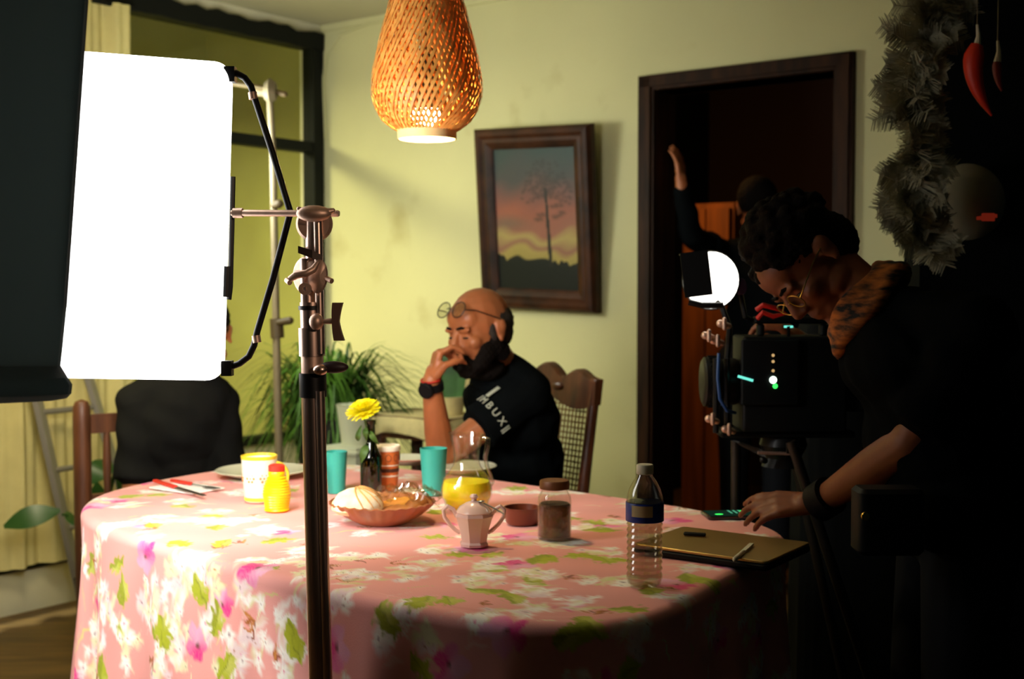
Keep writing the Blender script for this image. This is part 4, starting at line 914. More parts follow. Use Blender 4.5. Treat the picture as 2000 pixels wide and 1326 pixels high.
# patterned neckerchief
nk = MB(); nc = Vector((.70, 2.46, 1.245)); nax = (HO-Vector((.72, 2.45, 1.235))).normalized(); nx1 = nax.orthogonal().normalized(); ny1 = nax.cross(nx1)
for k in range(3):
    rr_ = .078+.012*k; cc = nc-nax*(.018*k-.012); nk.tube([cc+nx1*(rr_*math.cos(a))+ny1*(rr_*math.sin(a))+nax*(.006*math.sin(3*a+k)) for a in np.linspace(0, 2*math.pi, 33)], .016, 10)
baked('neckerchief', nk, .006, M['bandana'], o0, 2)
axs = (op['wr_l']-op['el_l']).normalized(); x1 = axs.orthogonal().normalized(); y1 = axs.cross(x1)
mb = MB(); mb.lathe([(.029, -.022), (.040, -.020), (.040, .020), (.029, .022), (.029, -.022)], op['el_l'].lerp(op['wr_l'], .93), 24, (x1, y1, axs)); part('watch_strap', mb, M['watch'], o0)
mb = MB(); mb.rbox(P(1690, 1015, 2.22)+Vector((.04, .0, 0)), (.12, .07, .12), None, .015); bp_ = part('belt_pouch', mb, M['blackp'], o0)
mb = MB(); mb.lathe([(.0001, .004), (.007, .003), (.008, 0)], P(1690, 1008, 2.18), 14, (Vector((1, 0, 0)), Vector((0, 0, 1)), Vector((0, -1, 0)))); part('snap_button', mb, M['brass'], bp_)

# --- figure in the dark doorway with a raised arm
dv = Vector((.45, 4.75, 0)); HD = P(1480, 405, 5.22); s4 = UU.copy(); f4 = WW.copy()
p4 = dict(head=HD, f=-WW+Vector((-.3, 0, -.1)), u=Vector((0, 0, 1)), neck=HD-Vector((-.02, -.03, .15)), che=HD-Vector((-.03, -.04, .33)), pel=HD-Vector((-.04, -.05, .62)), side=s4, fwd=f4,
    sh_l=HD+s4*.18-Vector((0, 0, .21)), el_l=HD+s4*.24-Vector((0, 0, .47)), wr_l=HD+s4*.14+f4*.18-Vector((0, 0, .55)), hand_l=((Vector((-.6, -.5, -.1)), DOWN, Vector((-.5, .5, 0)), [(.4, .4, .3)]*4), dict()),
    sh_r=HD-s4*.16-Vector((0, 0, .21)), el_r=P(1350, 460, 5.02), wr_r=P(1331, 362, 4.93), hand_r=((Vector((-.1, .1, 1)), Vector((-.8, .5, 0)), Vector((.5, .8, 0)), [(.2, .2, .2)]*4), dict(k=.95)),
    hip_l=HD+s4*.09-Vector((0, 0, .66)), kn_l=HD+s4*.1-Vector((0, 0, 1.08)), an_l=Vector(((HD+s4*.1).x, (HD+s4*.1).y, .09)), hip_r=HD-s4*.09-Vector((0, 0, .66)), kn_r=HD-s4*.1-Vector((0, 0, 1.08)), an_r=Vector(((HD-s4*.1).x, (HD-s4*.1).y, .09)), toe=f4,
    long=True, shirt=M['tee'])
d0, L4, (f5, u5, r5) = person('person', 'dim figure standing in the doorway with one arm raised to the frame', p4, .008)
hb = MB(); hb.ell(L4(0, -.02, .04), (.086, .100, .092), (r5, f5, u5)); baked('hair', hb, .008, M['hair'], d0, 2, .5, hairnoise(.002))

# ------------------------------------------------------------------ chairs
def carved_chair():
    g = Vector((-.8, -.6, 0)); s = Vector((.6, -.8, 0)); bc = Vector((.062, 4.05, 0)); W2 = .235
    o = root('dining_chair', bc+g*.22, 'carved wooden chair with woven cane back behind the bearded man', 'chair')
    lean = .07
    def B(a, z, off=0): return bc+s*a-g*(lean*(z-.45)/.5)+g*off+Vector((0, 0, z))
    for q in (-1, 1):
        mb = MB(); mb.tube([bc+s*(q*W2)-g*.03+Vector((0, 0, 0)), B(q*W2, .45), B(q*W2*1.02, .75), B(q*W2*1.04, .985)], [.018, .022, .019, .017], 10); part('rear_leg', mb, M['chairwood'], o)
        mb = MB(); c = bc+g*.43+s*(q*.24); mb.tube([c, c+Vector((0, 0, .1)), c+Vector((0, 0, .40)), c+Vector((0, 0, .45))], [.016, .014, .026, .028], 10); part('front_leg', mb, M['chairwood'], o)
    rr = []
    for i in range(33):
        t = -1+2*i/32; top = .985+.045*math.exp(-(t/.28)**2)+.03*math.exp(-((abs(t)-.62)/.2)**2)-.012*math.exp(-((abs(t)-.33)/.08)**2)
        bot = .905+.018*math.cos(t*math.pi*1.5)
        a = t*(W2*1.04+.018); rr.append([B(a, bot, -.014), B(a, bot, .014), B(a, top-.008, .018), B(a, top, .008), B(a, top, -.014)])
    mb = MB(); mb.rings(rr); part('crest_rail', mb, M['chairwood'], o)
    for k in (-1, 0, 1):
        mb = MB(); mb.ell(B(k*.075, .955, .018), (.03, .008, .014), (s, g, Vector((0, 0, 1)))); part('carving', mb, M['chairwood'], o)
    mb = MB(); mb.box(B(0, .50), (W2*2, .022, .045), (s, g, Vector((0, 0, 1)))); part('lower_rail', mb, M['chairwood'], o, False)
    mb = MB()
    st = .018; a = -W2+.02
    while a < W2-.015: mb.box(B(a, .71), (.0055, .0025, .40), (s, g, Vector((0, 0, 1))+(-g)*.14)); a += st
    z = .52
    while z < .91: mb.box(B(0, z, .0015), (2*W2-.03, .0025, .005), (s, g, Vector((0, 0, 1)))); z += st
    part('cane_panel', mb, M['cane'], o, False, kind='stuff')
    mb = MB(); mb.rbox(bc+g*.22+Vector((0, 0, .455)), (.50, .46, .05), (s, g, Vector((0, 0, 1))), .04); part('seat', mb, M['chairwood'], o)
carved_chair()
def rustic_chair():
    a, b = Vector((-1.36, 3.87, 0)), Vector((-.985, 4.15, 0)); s = (b-a).normalized(); g = Vector((s.y, -s.x, 0)); mid = (a+b)/2
    o = root('dining_chair', mid+g*.2, 'plain brown wooden chair with rounded posts at the left end of the table', 'chair')
    for p in (a, b):
        mb = MB(); mb.lathe([(.019, 0), (.022, .1), (.027, .45), (.028, .85), (.027, .90), (.020, .918), (.001, .925)], p, 18, caps=True); part('rear_post', mb, M['rustic'], o)
        mb = MB(); mb.tube([p+g*.42, p+g*.42+Vector((0, 0, .44))], .021, 12); part('front_leg', mb, M['rustic'], o)
    for z, h in ((.845, .06), (.60, .04)):
        mb = MB(); mb.box(mid+Vector((0, 0, z)), ((b-a).length, .022, h), (s, g, Vector((0, 0, 1)))); part('back_rail', mb, M['rustic'], o, False)
    for k in range(5):
        mb = MB(); p = a.lerp(b, (k+1)/6.); mb.tube([p+Vector((0, 0, .61)), p+Vector((0, 0, .72)), p+Vector((0, 0, .83))], [.010, .014, .010], 10); part('spindle', mb, M['rustic'], o)
    mb = MB(); mb.rbox(mid+g*.21+Vector((0, 0, .45)), (.50, .46, .035), (s, g, Vector((0, 0, 1))), .02); part('seat', mb, M['cane'], o)
    for z in (.2, .32):
        mb = MB(); mb.tube([a+g*.42+Vector((0, 0, z)), b+g*.42+Vector((0, 0, z))], .011, 8); part('stretcher', mb, M['rustic'], o)
rustic_chair()

# ------------------------------------------------------------------ plants and side table by the back wall
pg = root('spider_plant', P(640, 800, 4.9).xy.to_3d(), 'large bushy plant with long thin arching green leaves behind the stand', 'plant')
b0 = ORG[pg.name]; zc_ = P(640, 800, 4.9).z
mb = MB(); mb.lathe([(0, zc_-.30), (.10, zc_-.30), (.14, zc_-.05), (.145, zc_-.03), (.12, zc_-.03), (0, zc_-.06)], b0, 24); part('pot', mb, M['potd'], pg)
mb = MB()
for k in range(780):
    a = random.uniform(0, 6.28); R_ = random.uniform(.12, .42)*(1.25 if math.cos(a) > .3 else 1); hh = random.uniform(.06, .27); dr_ = random.uniform(.05, .42)
    d = Vector((math.cos(a), math.sin(a)*.6, 0)); st_ = b0+Vector((random.uniform(-.09, .09), random.uniform(-.07, .07), zc_-.04)); pts = []
    for i in range(9):
        t = i/8; pts.append(st_+d*(R_*t)+Vector((random.uniform(-.003, .003), 0, hh*math.sin(min(1, t*1.5)*math.pi/2)*1.3-dr_*t*t)))
    sdv = d.cross(Vector((0, 0, 1))); vv = []
    for i, p in enumerate(pts):
        w_ = .009*(1-(i/8)**2)+.0010; vv += [p-sdv*w_-Vector((0, 0, w_*.4)), p+sdv*w_-Vector((0, 0, w_*.4))]
    mb.add(vv, [(2*i, 2*i+1, 2*i+3, 2*i+2) for i in range(8)])
mb.v = [((x, y, z) if CORN.x is None else (x, y, z)) for x, y, z in mb.v]
# keep the blades on the room side of both walls
def inside(v):
    p = Vector(v)-CORN; a = p.dot(UU); b = p.dot(WW)
    if a < .04: p += UU*(.04-a)
    if b < .03: p += WW*(.03-b)
    q = CORN+p; return (q.x, q.y, v[2])
mb.v = [inside(v) for v in mb.v]; part('blades', mb, M['grass'], pg, kind='stuff')
ps = root('plant_stand', b0, 'dark stand carrying the bushy plant in the corner', 'plant stand')
mb = MB(); mb.lathe([(0, zc_-.33), (.15, zc_-.33), (.15, zc_-.302), (0, zc_-.302)], b0, 24); part('top', mb, M['potd'], ps)
for k in range(3):
    a = k*2.09+.4; d = Vector((math.cos(a), math.sin(a), 0)); mb = MB(); mb.tube([b0+d*.13+Vector((0, 0, zc_-.33)), b0+d*.14], .014, 8); part('leg', mb, M['potd'], ps)
# pale tapered planter to the right of it
wp = P(694, 900, 4.55); wp.z = 0; zt = P(694, 795, 4.55).z; zb_ = P(694, 868, 4.55).z
o = root('tapered_planter', Vector((wp.x, wp.y, zb_)), 'pale tapered planter beside the bushy plant, behind the yellow flower', 'planter')
mb = MB(); mb.lathe([(.001, 0), (.050, 0), (.068, zt-zb_), (.072, zt-zb_+.01), (.062, zt-zb_), (.05, .02), (.001, .02)], Vector((wp.x, wp.y, zb_)), 24); part('pot', mb, M['potw'], o)
o = root('plinth', wp, 'pale box plinth under the tapered planter', 'plinth')
mb = MB(); mb.rbox(wp+Vector((0, 0, zb_/2)), (.16, .16, zb_-.001), AR, .006); part('body', mb, M['potw'], o); mb = MB(); mb.rbox(wp+Vector((0, 0, zb_-.02)), (.18, .18, .016), AR, .006); part('lip', mb, M['potw'], o)

# small side table with fringed cover
sp = P(835, 900, 4.75); sp.z = 0; ht = P(835, 800, 4.75).z
st = root('side_table', sp, 'small dark wooden side table against the back wall behind the man', 'table')
mb = MB(); mb.box(sp+Vector((0, 0, ht-.03)), (.40, .30, .03), AR); part('tabletop', mb, M['rustic'], st, False)
for qa in (-1, 1):
    for qb in (-1, 1):
        c = sp+UU*(qa*.15)+WW*(qb*.11); mb = MB(); mb.tube([c, c+Vector((0, 0, .2)), c+Vector((0, 0, ht-.045))], [.014, .022, .026], 10); part('leg', mb, M['rustic'], st)
mb = MB(); mb.box(sp+Vector((0, 0, ht-.075)), (.34, .24, .06), AR); part('apron', mb, M['rustic'], st, False)
rr = []
for j, (k, dz) in enumerate(((.01, 0), (.9, 0), (1.0, -.004), (1.05, -.02), (1.08, -.04), (1.10, -.06))):
    ring = []
    for i in range(120):
        a = 2*math.pi*i/120; cx_ = .2*np.sign(math.cos(a))*abs(math.cos(a))**.35; cy_ = .15*np.sign(math.sin(a))*abs(math.sin(a))**.35
        fo_ = 1+(.02*math.sin(i*.9) if j > 3 else 0); ring.append(sp+UU*(cx_*k*fo_)+WW*(cy_*k*fo_)+Vector((0, 0, ht-.0135+dz-(.02*abs(math.sin(i*.31)) if j == 5 else 0))))
    rr.append(ring)
mb = MB(); mb.rings(rr, False); single('fringed_cloth', mb, M['cream'], 'cream fringed cloth draped over the small side table', 'cloth')
# snake plant
sb = P(880, 800, 4.6); sb = Vector((P(880, 800, 4.68).x, 4.68, ht-.012))
sn = root('snake_plant', sb, 'upright broad green leaf in a cream pot on the side table, beside the man', 'plant')
mb = MB(); mb.lathe([(.001, 0), (.045, 0), (.058, .07), (.05, .07), (.001, .06)], sb, 20); part('pot', mb, M['cream'], sn)
for dx, hgt, wd_ in ((0, .16+.04, .075), (.035, .17, .05), (-.03, .17, .02), (.055, .18, .03)):
    a = sb+Vector((dx, 0, .05)); b = a+Vector((dx*.5, 0, hgt)); m_ = MB(); rr = []
    for i in range(9):
        q = i/8; wq = wd_*(1 if q < .75 else math.cos((q-.75)*5.6)+.12); c = a.lerp(b, q); rr.append([c+Vector((-wq/2, 0, 0)), c+Vector((0, -.004, 0)), c+Vector((wq/2, 0, 0)), c+Vector((0, .004, 0))])
    m_.rings(rr); part('leaf', m_, M['snake'] if dx < .05 else M['cream'], sn, label=None if dx < .05 else 'cream-coloured leaf')

# ------------------------------------------------------------------ things on the table
def at(px, py): return T(px, py, TZ)
# plates
def plate(px, py, R, label, grp):
    b = at(px, py); mb = MB(); mb.lathe([(.001, 0), (R*.55, 0), (R*.62, .004), (R*.97, .017), (R, .019), (R*.97, .021), (R*.6, .008), (.001, .006)], b, 48)
    return single('dinner_plate', mb, M['plate'], label, 'plate', base=b)
plate(512, 930, .128, 'white plate at the left end, behind the cream mug', None)
plate(905, 922, .095, 'white plate in front of the bearded man, behind the juice pitcher', None)
b = at(795, 906); o = plate(795, 906, .075, 'small white plate with a red rim between the bottle and the man', None)
mb = MB(); mb.lathe([(.071, .0205), (.0755, .0200), (.076, .0185)], b, 40); rim = part('rim', mb, M['redprint'], o)
# napkin, knife and fork
b = at(365, 955); nv = Vector((.82, -.57, 0)); nw = Vector((.57, .82, 0))
mb = MB(); mb.rbox(b+Vector((0, 0, .003)), (.17, .11, .004), (nv, nw, Vector((0, 0, 1))), .004); single('napkin', mb, M['napkin'], 'folded white napkin at the left end of the table', 'napkin')
def cutlery(name, p, q, label, fork):
    p, q = at(*p)+Vector((0, 0, .010)), at(*q)+Vector((0, 0, .010)); d = (q-p).normalized(); s = d.cross(Vector((0, 0, 1))); L_ = (q-p).length
    o = root(name, p, label, 'cutlery')
    mb = MB(); mb.rbox(p+d*L_*.22, (L_*.45, .014, .007), (d, s, Vector((0, 0, 1))), .006); part('handle', mb, M['redpl'], o, label='red handle')
    mb = MB()
    if fork:
        mb.box(p+d*L_*.6, (L_*.34, .004, .002), (d, s, Vector((0, 0, 1)))); mb.box(p+d*L_*.79, (.015, .02, .002), (d, s, Vector((0, 0, 1))))
        for k in (-1.5, -.5, .5, 1.5): mb.box(p+d*L_*.9+s*(k*.0055), (L_*.2, .0025, .002), (d, s, Vector((0, 0, 1))))
        part('tines', mb, M['knife'], o, False)
    else:
        mb.rbox(p+d*L_*.72, (L_*.56, .015, .0015), (d, s, Vector((0, 0, 1))), .006); part('blade', mb, M['knife'], o, False)
cutlery('table_knife', (302, 946), (400, 976), 'red-handled knife lying nearest the camera on the napkin', False)
cutlery('dinner_fork', (335, 945), (425, 962), 'red-handled fork lying on the napkin beyond the knife', True)
# cream mug
b = at(507, 978); hM = .112; mg = root('mug', b, 'large cream mug with yellow rim and small orange motifs', 'mug')
mb = MB(); mb.lathe([(.001, 0), (.033, 0), (.036, .006), (.0415, hM*.6), (.0435, hM-.006), (.0395, hM-.006), (.034, .01), (.001, .008)], b, 40); part('body', mb, M['mugc'], mg)
mb = MB(); mb.lathe([(.0436, hM-.008), (.0445, hM), (.0415, hM+.001), (.040, hM-.008)], b, 40); part('rim', mb, M['mugy'], mg, label='yellow rim')
mb = MB(); mb.lathe([(.0345, .003), (.0375, .004), (.0375, .012), (.0345, .012)], b, 40); part('base_band', mb, M['mugy'], mg, label='yellow band')
mb = MB(); mb.tube([b+Vector((.038+.030*math.sin(a), .010*math.sin(a), .060-.034*math.cos(a))) for a in np.linspace(.1, math.pi-.1, 14)], [.006]*14, 10, flat=.7); part('handle', mb, M['mugy'], mg)
for ang in (-110, -62, -20, -160, -200):
    a = math.radians(ang); d = Vector((math.cos(a), math.sin(a), 0)); s = Vector((-d.y, d.x, 0)); mb = MB()
    for k in range(6):
        t = 2*math.pi*k/6; mb.ell(b+d*.0402+s*(.009*math.cos(t))+Vector((0, 0, .06+.009*math.sin(t))), (.0035, .0012, .0035), (s, d, Vector((0, 0, 1))), 8, 5)
    mb.ell(b+d*.0404+Vector((0, 0, .06)), (.003, .001, .003), (s, d, Vector((0, 0, 1))), 8, 5); part('motif', mb, M['mugo'], mg, label='orange flower motif')
# honey bottle
b = at(541, 998); hb_ = root('squeeze_bottle', b, 'ridged yellow plastic bottle with red cap beside the cream mug', 'bottle')
pf = [(.001, 0), (.025, 0), (.030, .004)]
for k in range(13):
    z = .008+k*.0062; rb = .0325-.0016*abs(k-5)/2-(.0015*max(0, k-8)**1.2); pf += [(rb-.0012, z), (rb+.0006, z+.003)]
pf += [(.0195, .092), (.0170, .095), (.001, .095)]
mb = MB(); mb.lathe(pf, b, 32); part('body', mb, M['honey'], hb_)
mb = MB(); mb.lathe([(.0170, .0935), (.0190, .0945), (.0190, .107), (.0145, .110), (.001, .110)], b, 24); part('cap', mb, M['redpl'], hb_)
# turquoise tumblers
def tumbler(px, py, h, r, label):
    b = at(px, py); mb = MB(); mb.lathe([(.001, 0), (r*.76, 0), (r*.78, .003), (r, h), (r*.955, h), (r*.74, .006), (.001, .006)], b, 32)
    return single('tumbler', mb, M['turq'], label, 'cup', 'turquoise tumblers', base=b)
tumbler(657, 962, .106, .0285, 'turquoise plastic tumbler left of the flower bottle, next to the stand'); tumbler(847, 966, .118, .0345, 'turquoise plastic tumbler left of the juice pitcher')
# bottle vase with yellow chrysanthemum
b = at(725, 965); bv = root('bottle_vase', b, 'olive glass bottle used as a vase for the yellow flower', 'vase')
mb = MB(); mb.lathe([(.001, 0), (.026, 0), (.0275, .004), (.0275, .085), (.0262, .098), (.017, .118), (.0115, .132), (.0108, .175), (.013, .178), (.013, .188), (.0105, .188), (.0095, .175), (.0095, .135), (.024, .098), (.0255, .01), (.001, .006)], b, 32); part('glass', mb, M['greenglass'], bv)
mb = MB(); mb.lathe([(.001, .007), (.0245, .008), (.0245, .07), (.001, .07)], b, 24, caps=True); part('water', mb, mat('green_water', (.07, .075, .015), .2), bv)
fc = P(709, 800, b.y-.01); ch = root('chrysanthemum', b+Vector((0, 0, .008)), 'bright yellow chrysanthemum standing in the olive bottle', 'flower')
mb = MB(); mb.tube([b+Vector((0, 0, .02)), b+Vector((0, 0, .15)), fc+Vector((.012, 0, -.06)), fc+Vector((0, 0, -.012))], .0022, 6); part('stem', mb, M['stem'], ch)
fn = Vector((-.25, -.30, .92)).normalized(); fx = fn.orthogonal().normalized(); fy = fn.cross(fx); mb = MB()
for ring_, cnt, el_, ln_ in ((0, 34, -.25, .046), (1, 32, .05, .045), (2, 28, .35, .037), (3, 22, .65, .032), (4, 16, .95, .028), (5, 9, 1.25, .024)):
    for k in range(cnt):
        a = 2*math.pi*(k+.5*(ring_ % 2))/cnt+random.uniform(-.05, .05); e = el_+random.uniform(-.1, .1); d = (fx*math.cos(a)+fy*math.sin(a))*math.cos(e)+fn*math.sin(e)*.8
        p0 = fc+d*.006; p1 = fc+d*ln_*.6; p2_ = fc+d*ln_+fn*.003; s = d.cross(fn).normalized(); wq = .0035
        mb.add([p0-s*.001, p0+s*.001, p1+s*wq, p1-s*wq, p2_+s*wq*.8, p2_-s*wq*.8, p1+fn*.001, p2_+fn*.002], [(0, 1, 2, 3), (3, 2, 4, 5), (0, 6, 3), (1, 2, 6)])
hdp = part('petals', mb, M['yellowfl'], ch, False, kind='stuff')
mb = leaf_geo(P(718, 868, b.y), P(705, 905, b.y-.02), .02, Vector((0, -1, .1))); part('leaf', mb, M['stem'], ch)
for a0_, a1_ in (((700, 860), (706, 830)), ((716, 835), (716, 860)), ((722, 840), (740, 868))):
    part('leaf', leaf_geo(P(*a0_, b.y), P(*a1_, b.y-.01), .014, Vector((0, -1, .1))), M['stem'], ch)
# patterned orange cup
KC = 1.22; b = at(757, 957); pcu = root('printed_cup', b, 'orange patterned paper cup with white lid behind the flower bottle', 'cup')
mb = MB(); mb.lathe([(KC*r9, KC*z9) for r9, z9 in [(.001, 0), (.021, 0), (.0255, .085), (.024, .085), (.001, .08)]], b, 32); part('body', mb, M['orangep'], pcu)
for z, h in ((.030, .004), (.040, .008), (.053, .003)):
    r_ = .0212+z*.053; mb = MB(); mb.lathe([(KC*r9, KC*z9) for r9, z9 in [(r_, z), (r_+.0008, z+.001), (r_+.0012, z+h)]], b, 32); part('printed_band', mb, M['brownp'] if h > .004 else M['paper'], pcu)
mb = MB()
for k in range(9):
    a = 2*math.pi*k/9; d = Vector((math.cos(a), math.sin(a), 0)); s = Vector((-d.y, d.x, 0)); mb.tube([b+d*((.0249+.0006)*KC)+s*(.0075*math.cos(t))+Vector((0, 0, .086+.009*math.sin(t))) for t in np.linspace(0, 2*math.pi, 9)], .0007, 4)
part('scroll_print', mb, M['brownp'], pcu)
mb = MB(); mb.lathe([(KC*r9, KC*z9) for r9, z9 in [(.0265, .084), (.0278, .086), (.0275, .094), (.0255, .096), (.024, .091), (.001, .091)]], b, 32); part('lid', mb, M['paper'], pcu)
# clay bowl with bread
b = at(736, 1040); bb = Vector((b.x, b.y+.117, TZ)); cb = root('clay_bowl', bb, 'wide shallow red clay bowl holding the breads', 'bowl')
Rb = .117; pf = [(.001, 0), (.055, 0), (.062, .004), (.09, .020), (.112, .040), (Rb, .047), (.113, .049), (.088, .028), (.055, .012), (.001, .010)]
mb = MB(); rings = []
for r_, z in pf:
    rings.append([bb+Vector(((r_+(.0022*math.sin(28*a) if r_ > .1 else 0))*math.cos(a), (r_+(.0022*math.sin(28*a) if r_ > .1 else 0))*math.sin(a), z+(.0015*math.cos(28*a) if r_ > .1 else 0))) for a in np.linspace(0, 2*math.pi, 113)[:-1]])
mb.rings(rings, False); part('body', mb, M['clay'], cb)
p = bb+Vector((-.052, -.028, .024)); br_ = root('shell_bread', p, 'round pale sugar-topped bun at the left of the clay bowl', 'bread')
mb = MB(); mb.lathe([(.001, 0), (.045, .002), (.057, .012), (.056, .026), (.042, .045), (.022, .055), (.001, .058)], p, 32); part('bun', mb, M['bread'], br_)
mb = MB()
for k in range(7):
    a = -1.9+k*.42; pts = []
    for t in np.linspace(.1, 1.35, 10):
        rr_ = .058*math.sin(t); pts.append(p+Vector((rr_*math.cos(a+.5*t)*1.0, rr_*math.sin(a+.5*t), .0585*math.cos(t)**.8+.002)))
    mb.tube(pts, .0017, 6)
part('crust_lines', mb, mat('sugar_crust', srgb(214, 160, 92), .8), br_)
for (dx, dy, dz, rx, ry, rz_, m_, lab, yaw) in ((.030, .035, .030, .052, .026, .020, 'toast', 'golden pastry behind the round bun in the clay bowl', .3), (.035, -.035, .028, .044, .028, .018, 'crust', 'dark baked roll at the front right of the clay bowl', -.4), (.075, .01, .036, .032, .024, .017, 'crust', 'small brown roll at the right rim of the clay bowl', .9)):
    p = bb+Vector((dx, dy, dz)); ax = (Vector((math.cos(yaw), math.sin(yaw), .1)).normalized(), Vector((-math.sin(yaw), math.cos(yaw), 0)), Vector((0, 0, 1))); mb = MB(); rr = []
    for i in range(13):
        t = -1+2*i/12; k_ = math.sqrt(max(.02, 1-t*t))*(1-.10*abs(math.sin(i*1.6))); rr.append([p+ax[0]*(rx*t)+ax[1]*(ry*k_*math.cos(a))+ax[2]*(rz_*k_*math.sin(a)) for a in np.linspace(0, 2*math.pi, 17)[:-1]])
    mb.rings(rr); single('pastry', mb, M[m_], lab, 'bread')
mb = MB(); n = 26; vv = []; c_o = bb+Vector((.055, .01, .052)); rs = random.Random(5)
for j in range(n):
    for i in range(n):
        u_, v_ = i/(n-1)-.5, j/(n-1)-.5; h = .020*math.exp(-(u_*u_+v_*v_)*5)+rs.uniform(0, .012)+.008*math.sin(u_*18+v_*9)-.022*max(0, u_-.15); vv.append(c_o+Vector((u_*.15, v_*.13, h)))
mb.add(vv, [(j*n+i, j*n+i+1, (j+1)*n+i+1, (j+1)*n+i) for j in range(n-1) for i in range(n-1)]); single('cellophane', mb, M['wrap'], 'crumpled clear wrapping over the breads at the right of the bowl', 'wrapper', smooth=False)
# juice pitcher
b = at(910, 1004); b = Vector((b.x, b.y+.045, TZ)); jp = root('glass_pitcher', b, 'round glass pitcher half full of orange juice', 'pitcher')
RJ = .0595; k_ = 1.0
out = [(.001, .001), (.040, .0), (.050, .012), (.0595, .036), (.060, .052), (.054, .076), (.042, .092), (.033, .106), (.030, .120), (.031, .140), (.036, .162), (.041, .178)]
mb = MB(); mb.lathe(out, b, 40); mb.lathe([(r_-.002, z+.003) for r_, z in out[1:]], b, 40); mb.tube([b+Vector((.0405*math.cos(a), .0405*math.sin(a), .178+(.006*max(0, math.cos(a+math.pi)-.8)*5))) for a in np.linspace(0, 2*math.pi, 41)], .0018, 8); part('glass_body', mb, M['glass'], jp)
mb = MB(); mb.lathe([(.001, .003), (.036, .004), (.047, .014), (.0565, .036), (.057, .052), (.0535, .070), (.001, .071)], b, 40); part('juice', mb, M['juice'], jp)
mb = MB(); mb.tube([b+Vector((.038, -.012, .172)), b+Vector((.050, -.016, .170)), b+Vector((.0485, -.016, .150)), b+Vector((.044, -.015, .128)), b+Vector((.048, -.014, .106)), b+Vector((.057, -.012, .084)), b+Vector((.062, -.01, .068)), b+Vector((.058, -.008, .06))], [.006, .0065, .0065, .006, .005, .0045, .004, .003], 10)
part('handle', mb, thin('handle_glass', (.8, .82, .78), .35, .08), jp)
# pink sugar bowl: octagonal
b = at(925, 1070); b = Vector((b.x, b.y+.025, TZ)); sb_ = root('sugar_bowl', b, 'pink glazed faceted sugar bowl with two handles and a domed lid', 'sugar bowl')
ax = (Vector((math.cos(.5), math.sin(.5), 0)), Vector((-math.sin(.5), math.cos(.5), 0)), Vector((0, 0, 1)))
mb = MB(); mb.lathe([(.001, 0), (.029, 0), (.030, .005), (.027, .009), (.030, .028), (.0375, .054), (.0405, .061), (.038, .067), (.001, .066)], b, 8, ax); part('body', mb, M['pink'], sb_, True, .3)
mb = MB(); mb.lathe([(.036, .066), (.037, .069), (.029, .080), (.015, .088), (.006, .091), (.005, .094), (.009, .099), (.006, .104), (.001, .105)], b, 12, ax); part('lid', mb, M['pink'], sb_)
for s in (-1, 1):
    hx = Vector((s, 0, 0)); mb = MB(); mb.tube([b+hx*.034+Vector((0, 0, .058)), b+hx*.042+Vector((0, 0, .074)), b+hx*.053+Vector((0, 0, .080)), b+hx*.062+Vector((0, 0, .072)), b+hx*.060+Vector((0, 0, .058)), b+hx*.050+Vector((0, 0, .044)), b+hx*.036+Vector((0, 0, .030)), b+hx*.028+Vector((0, 0, .026))], .0042, 10); part('handle', mb, M['pink'], sb_)
mb = MB(); mb.tube([b+Vector((.020, -.01, .088)), b+Vector((.045, -.02, .077)), b+Vector((.06, -.03, .070))], .0016, 6); mb.ell(b+Vector((.015, -.008, .091)), (.007, .005, .002)); single('teaspoon', mb, M['knife'], 'small steel teaspoon resting on the pink sugar bowl', 'spoon')
# clay dish
b = at(1020, 1028); b = Vector((b.x, b.y+.035, TZ)); mb = MB(); mb.lathe([(.001, 0), (.033, 0), (.037, .006), (.039, .034), (.0405, .037), (.037, .037), (.034, .008), (.001, .006)], b, 32)
single('ramekin', mb, M['claydark'], 'small dark clay dish between the sugar bowl and the jar', 'dish', base=b)
# jar
b = at(1084, 1057); b = Vector((b.x, b.y+.03, TZ)); jr = root('preserve_jar', b, 'glass jar of dark preserve with a brown lid', 'jar')
mb = MB(); mb.lathe([(.001, 0), (.033, 0), (.0355, .004), (.036, .075), (.034, .088), (.028, .099), (.0285, .112), (.026, .112), (.026, .10), (.033, .085), (.034, .006), (.001, .004)], b, 36); part('glass', mb, M['glass'], jr)
mb = MB(); mb.lathe([(.001, .005), (.033, .006), (.0335, .070), (.030, .074), (.001, .073)], b, 32); part('contents', mb, M['jarfill'], jr)
mb = MB(); mb.lathe([(.001, .122), (.029, .122), (.0312, .119), (.0312, .105), (.029, .104)], b, 36); part('lid', mb, M['jarlid'], jr)
# water bottle
b = at(1262, 1150); b = Vector((b.x, b.y+.028, TZ)); wb = root('water_bottle', b, 'clear ribbed plastic water bottle with blue label and white cap', 'bottle')
pf = [(.001, .004), (.012, .003), (.022, 0), (.029, .004), (.0315, .014)]
for k in range(9):
    z = .020+k*.0115; pf += [(.0318, z), (.0295, z+.0055)]
pf += [(.0325, .124), (.0325, .152), (.0315, .160), (.0275, .175), (.021, .188), (.0135, .199), (.0125, .204)]
s_ = .97; pf = [(r_, z*s_) for r_, z in pf]
mb = MB(); mb.lathe(pf, b, 40); part('bottle', mb, M['pet'], wb)
mb = MB(); mb.lathe([(max(.001, r_-.0015), z+.001) for r_, z in pf if z < .150]+[(.001, .150)], b, 40); part('water', mb, M['water'], wb)
mb = MB(); mb.lathe([(.0332, .1145), (.0334, .115), (.0334, .147), (.0330, .1475)], b, 40); lb = part('label', mb, M['label'], wb)
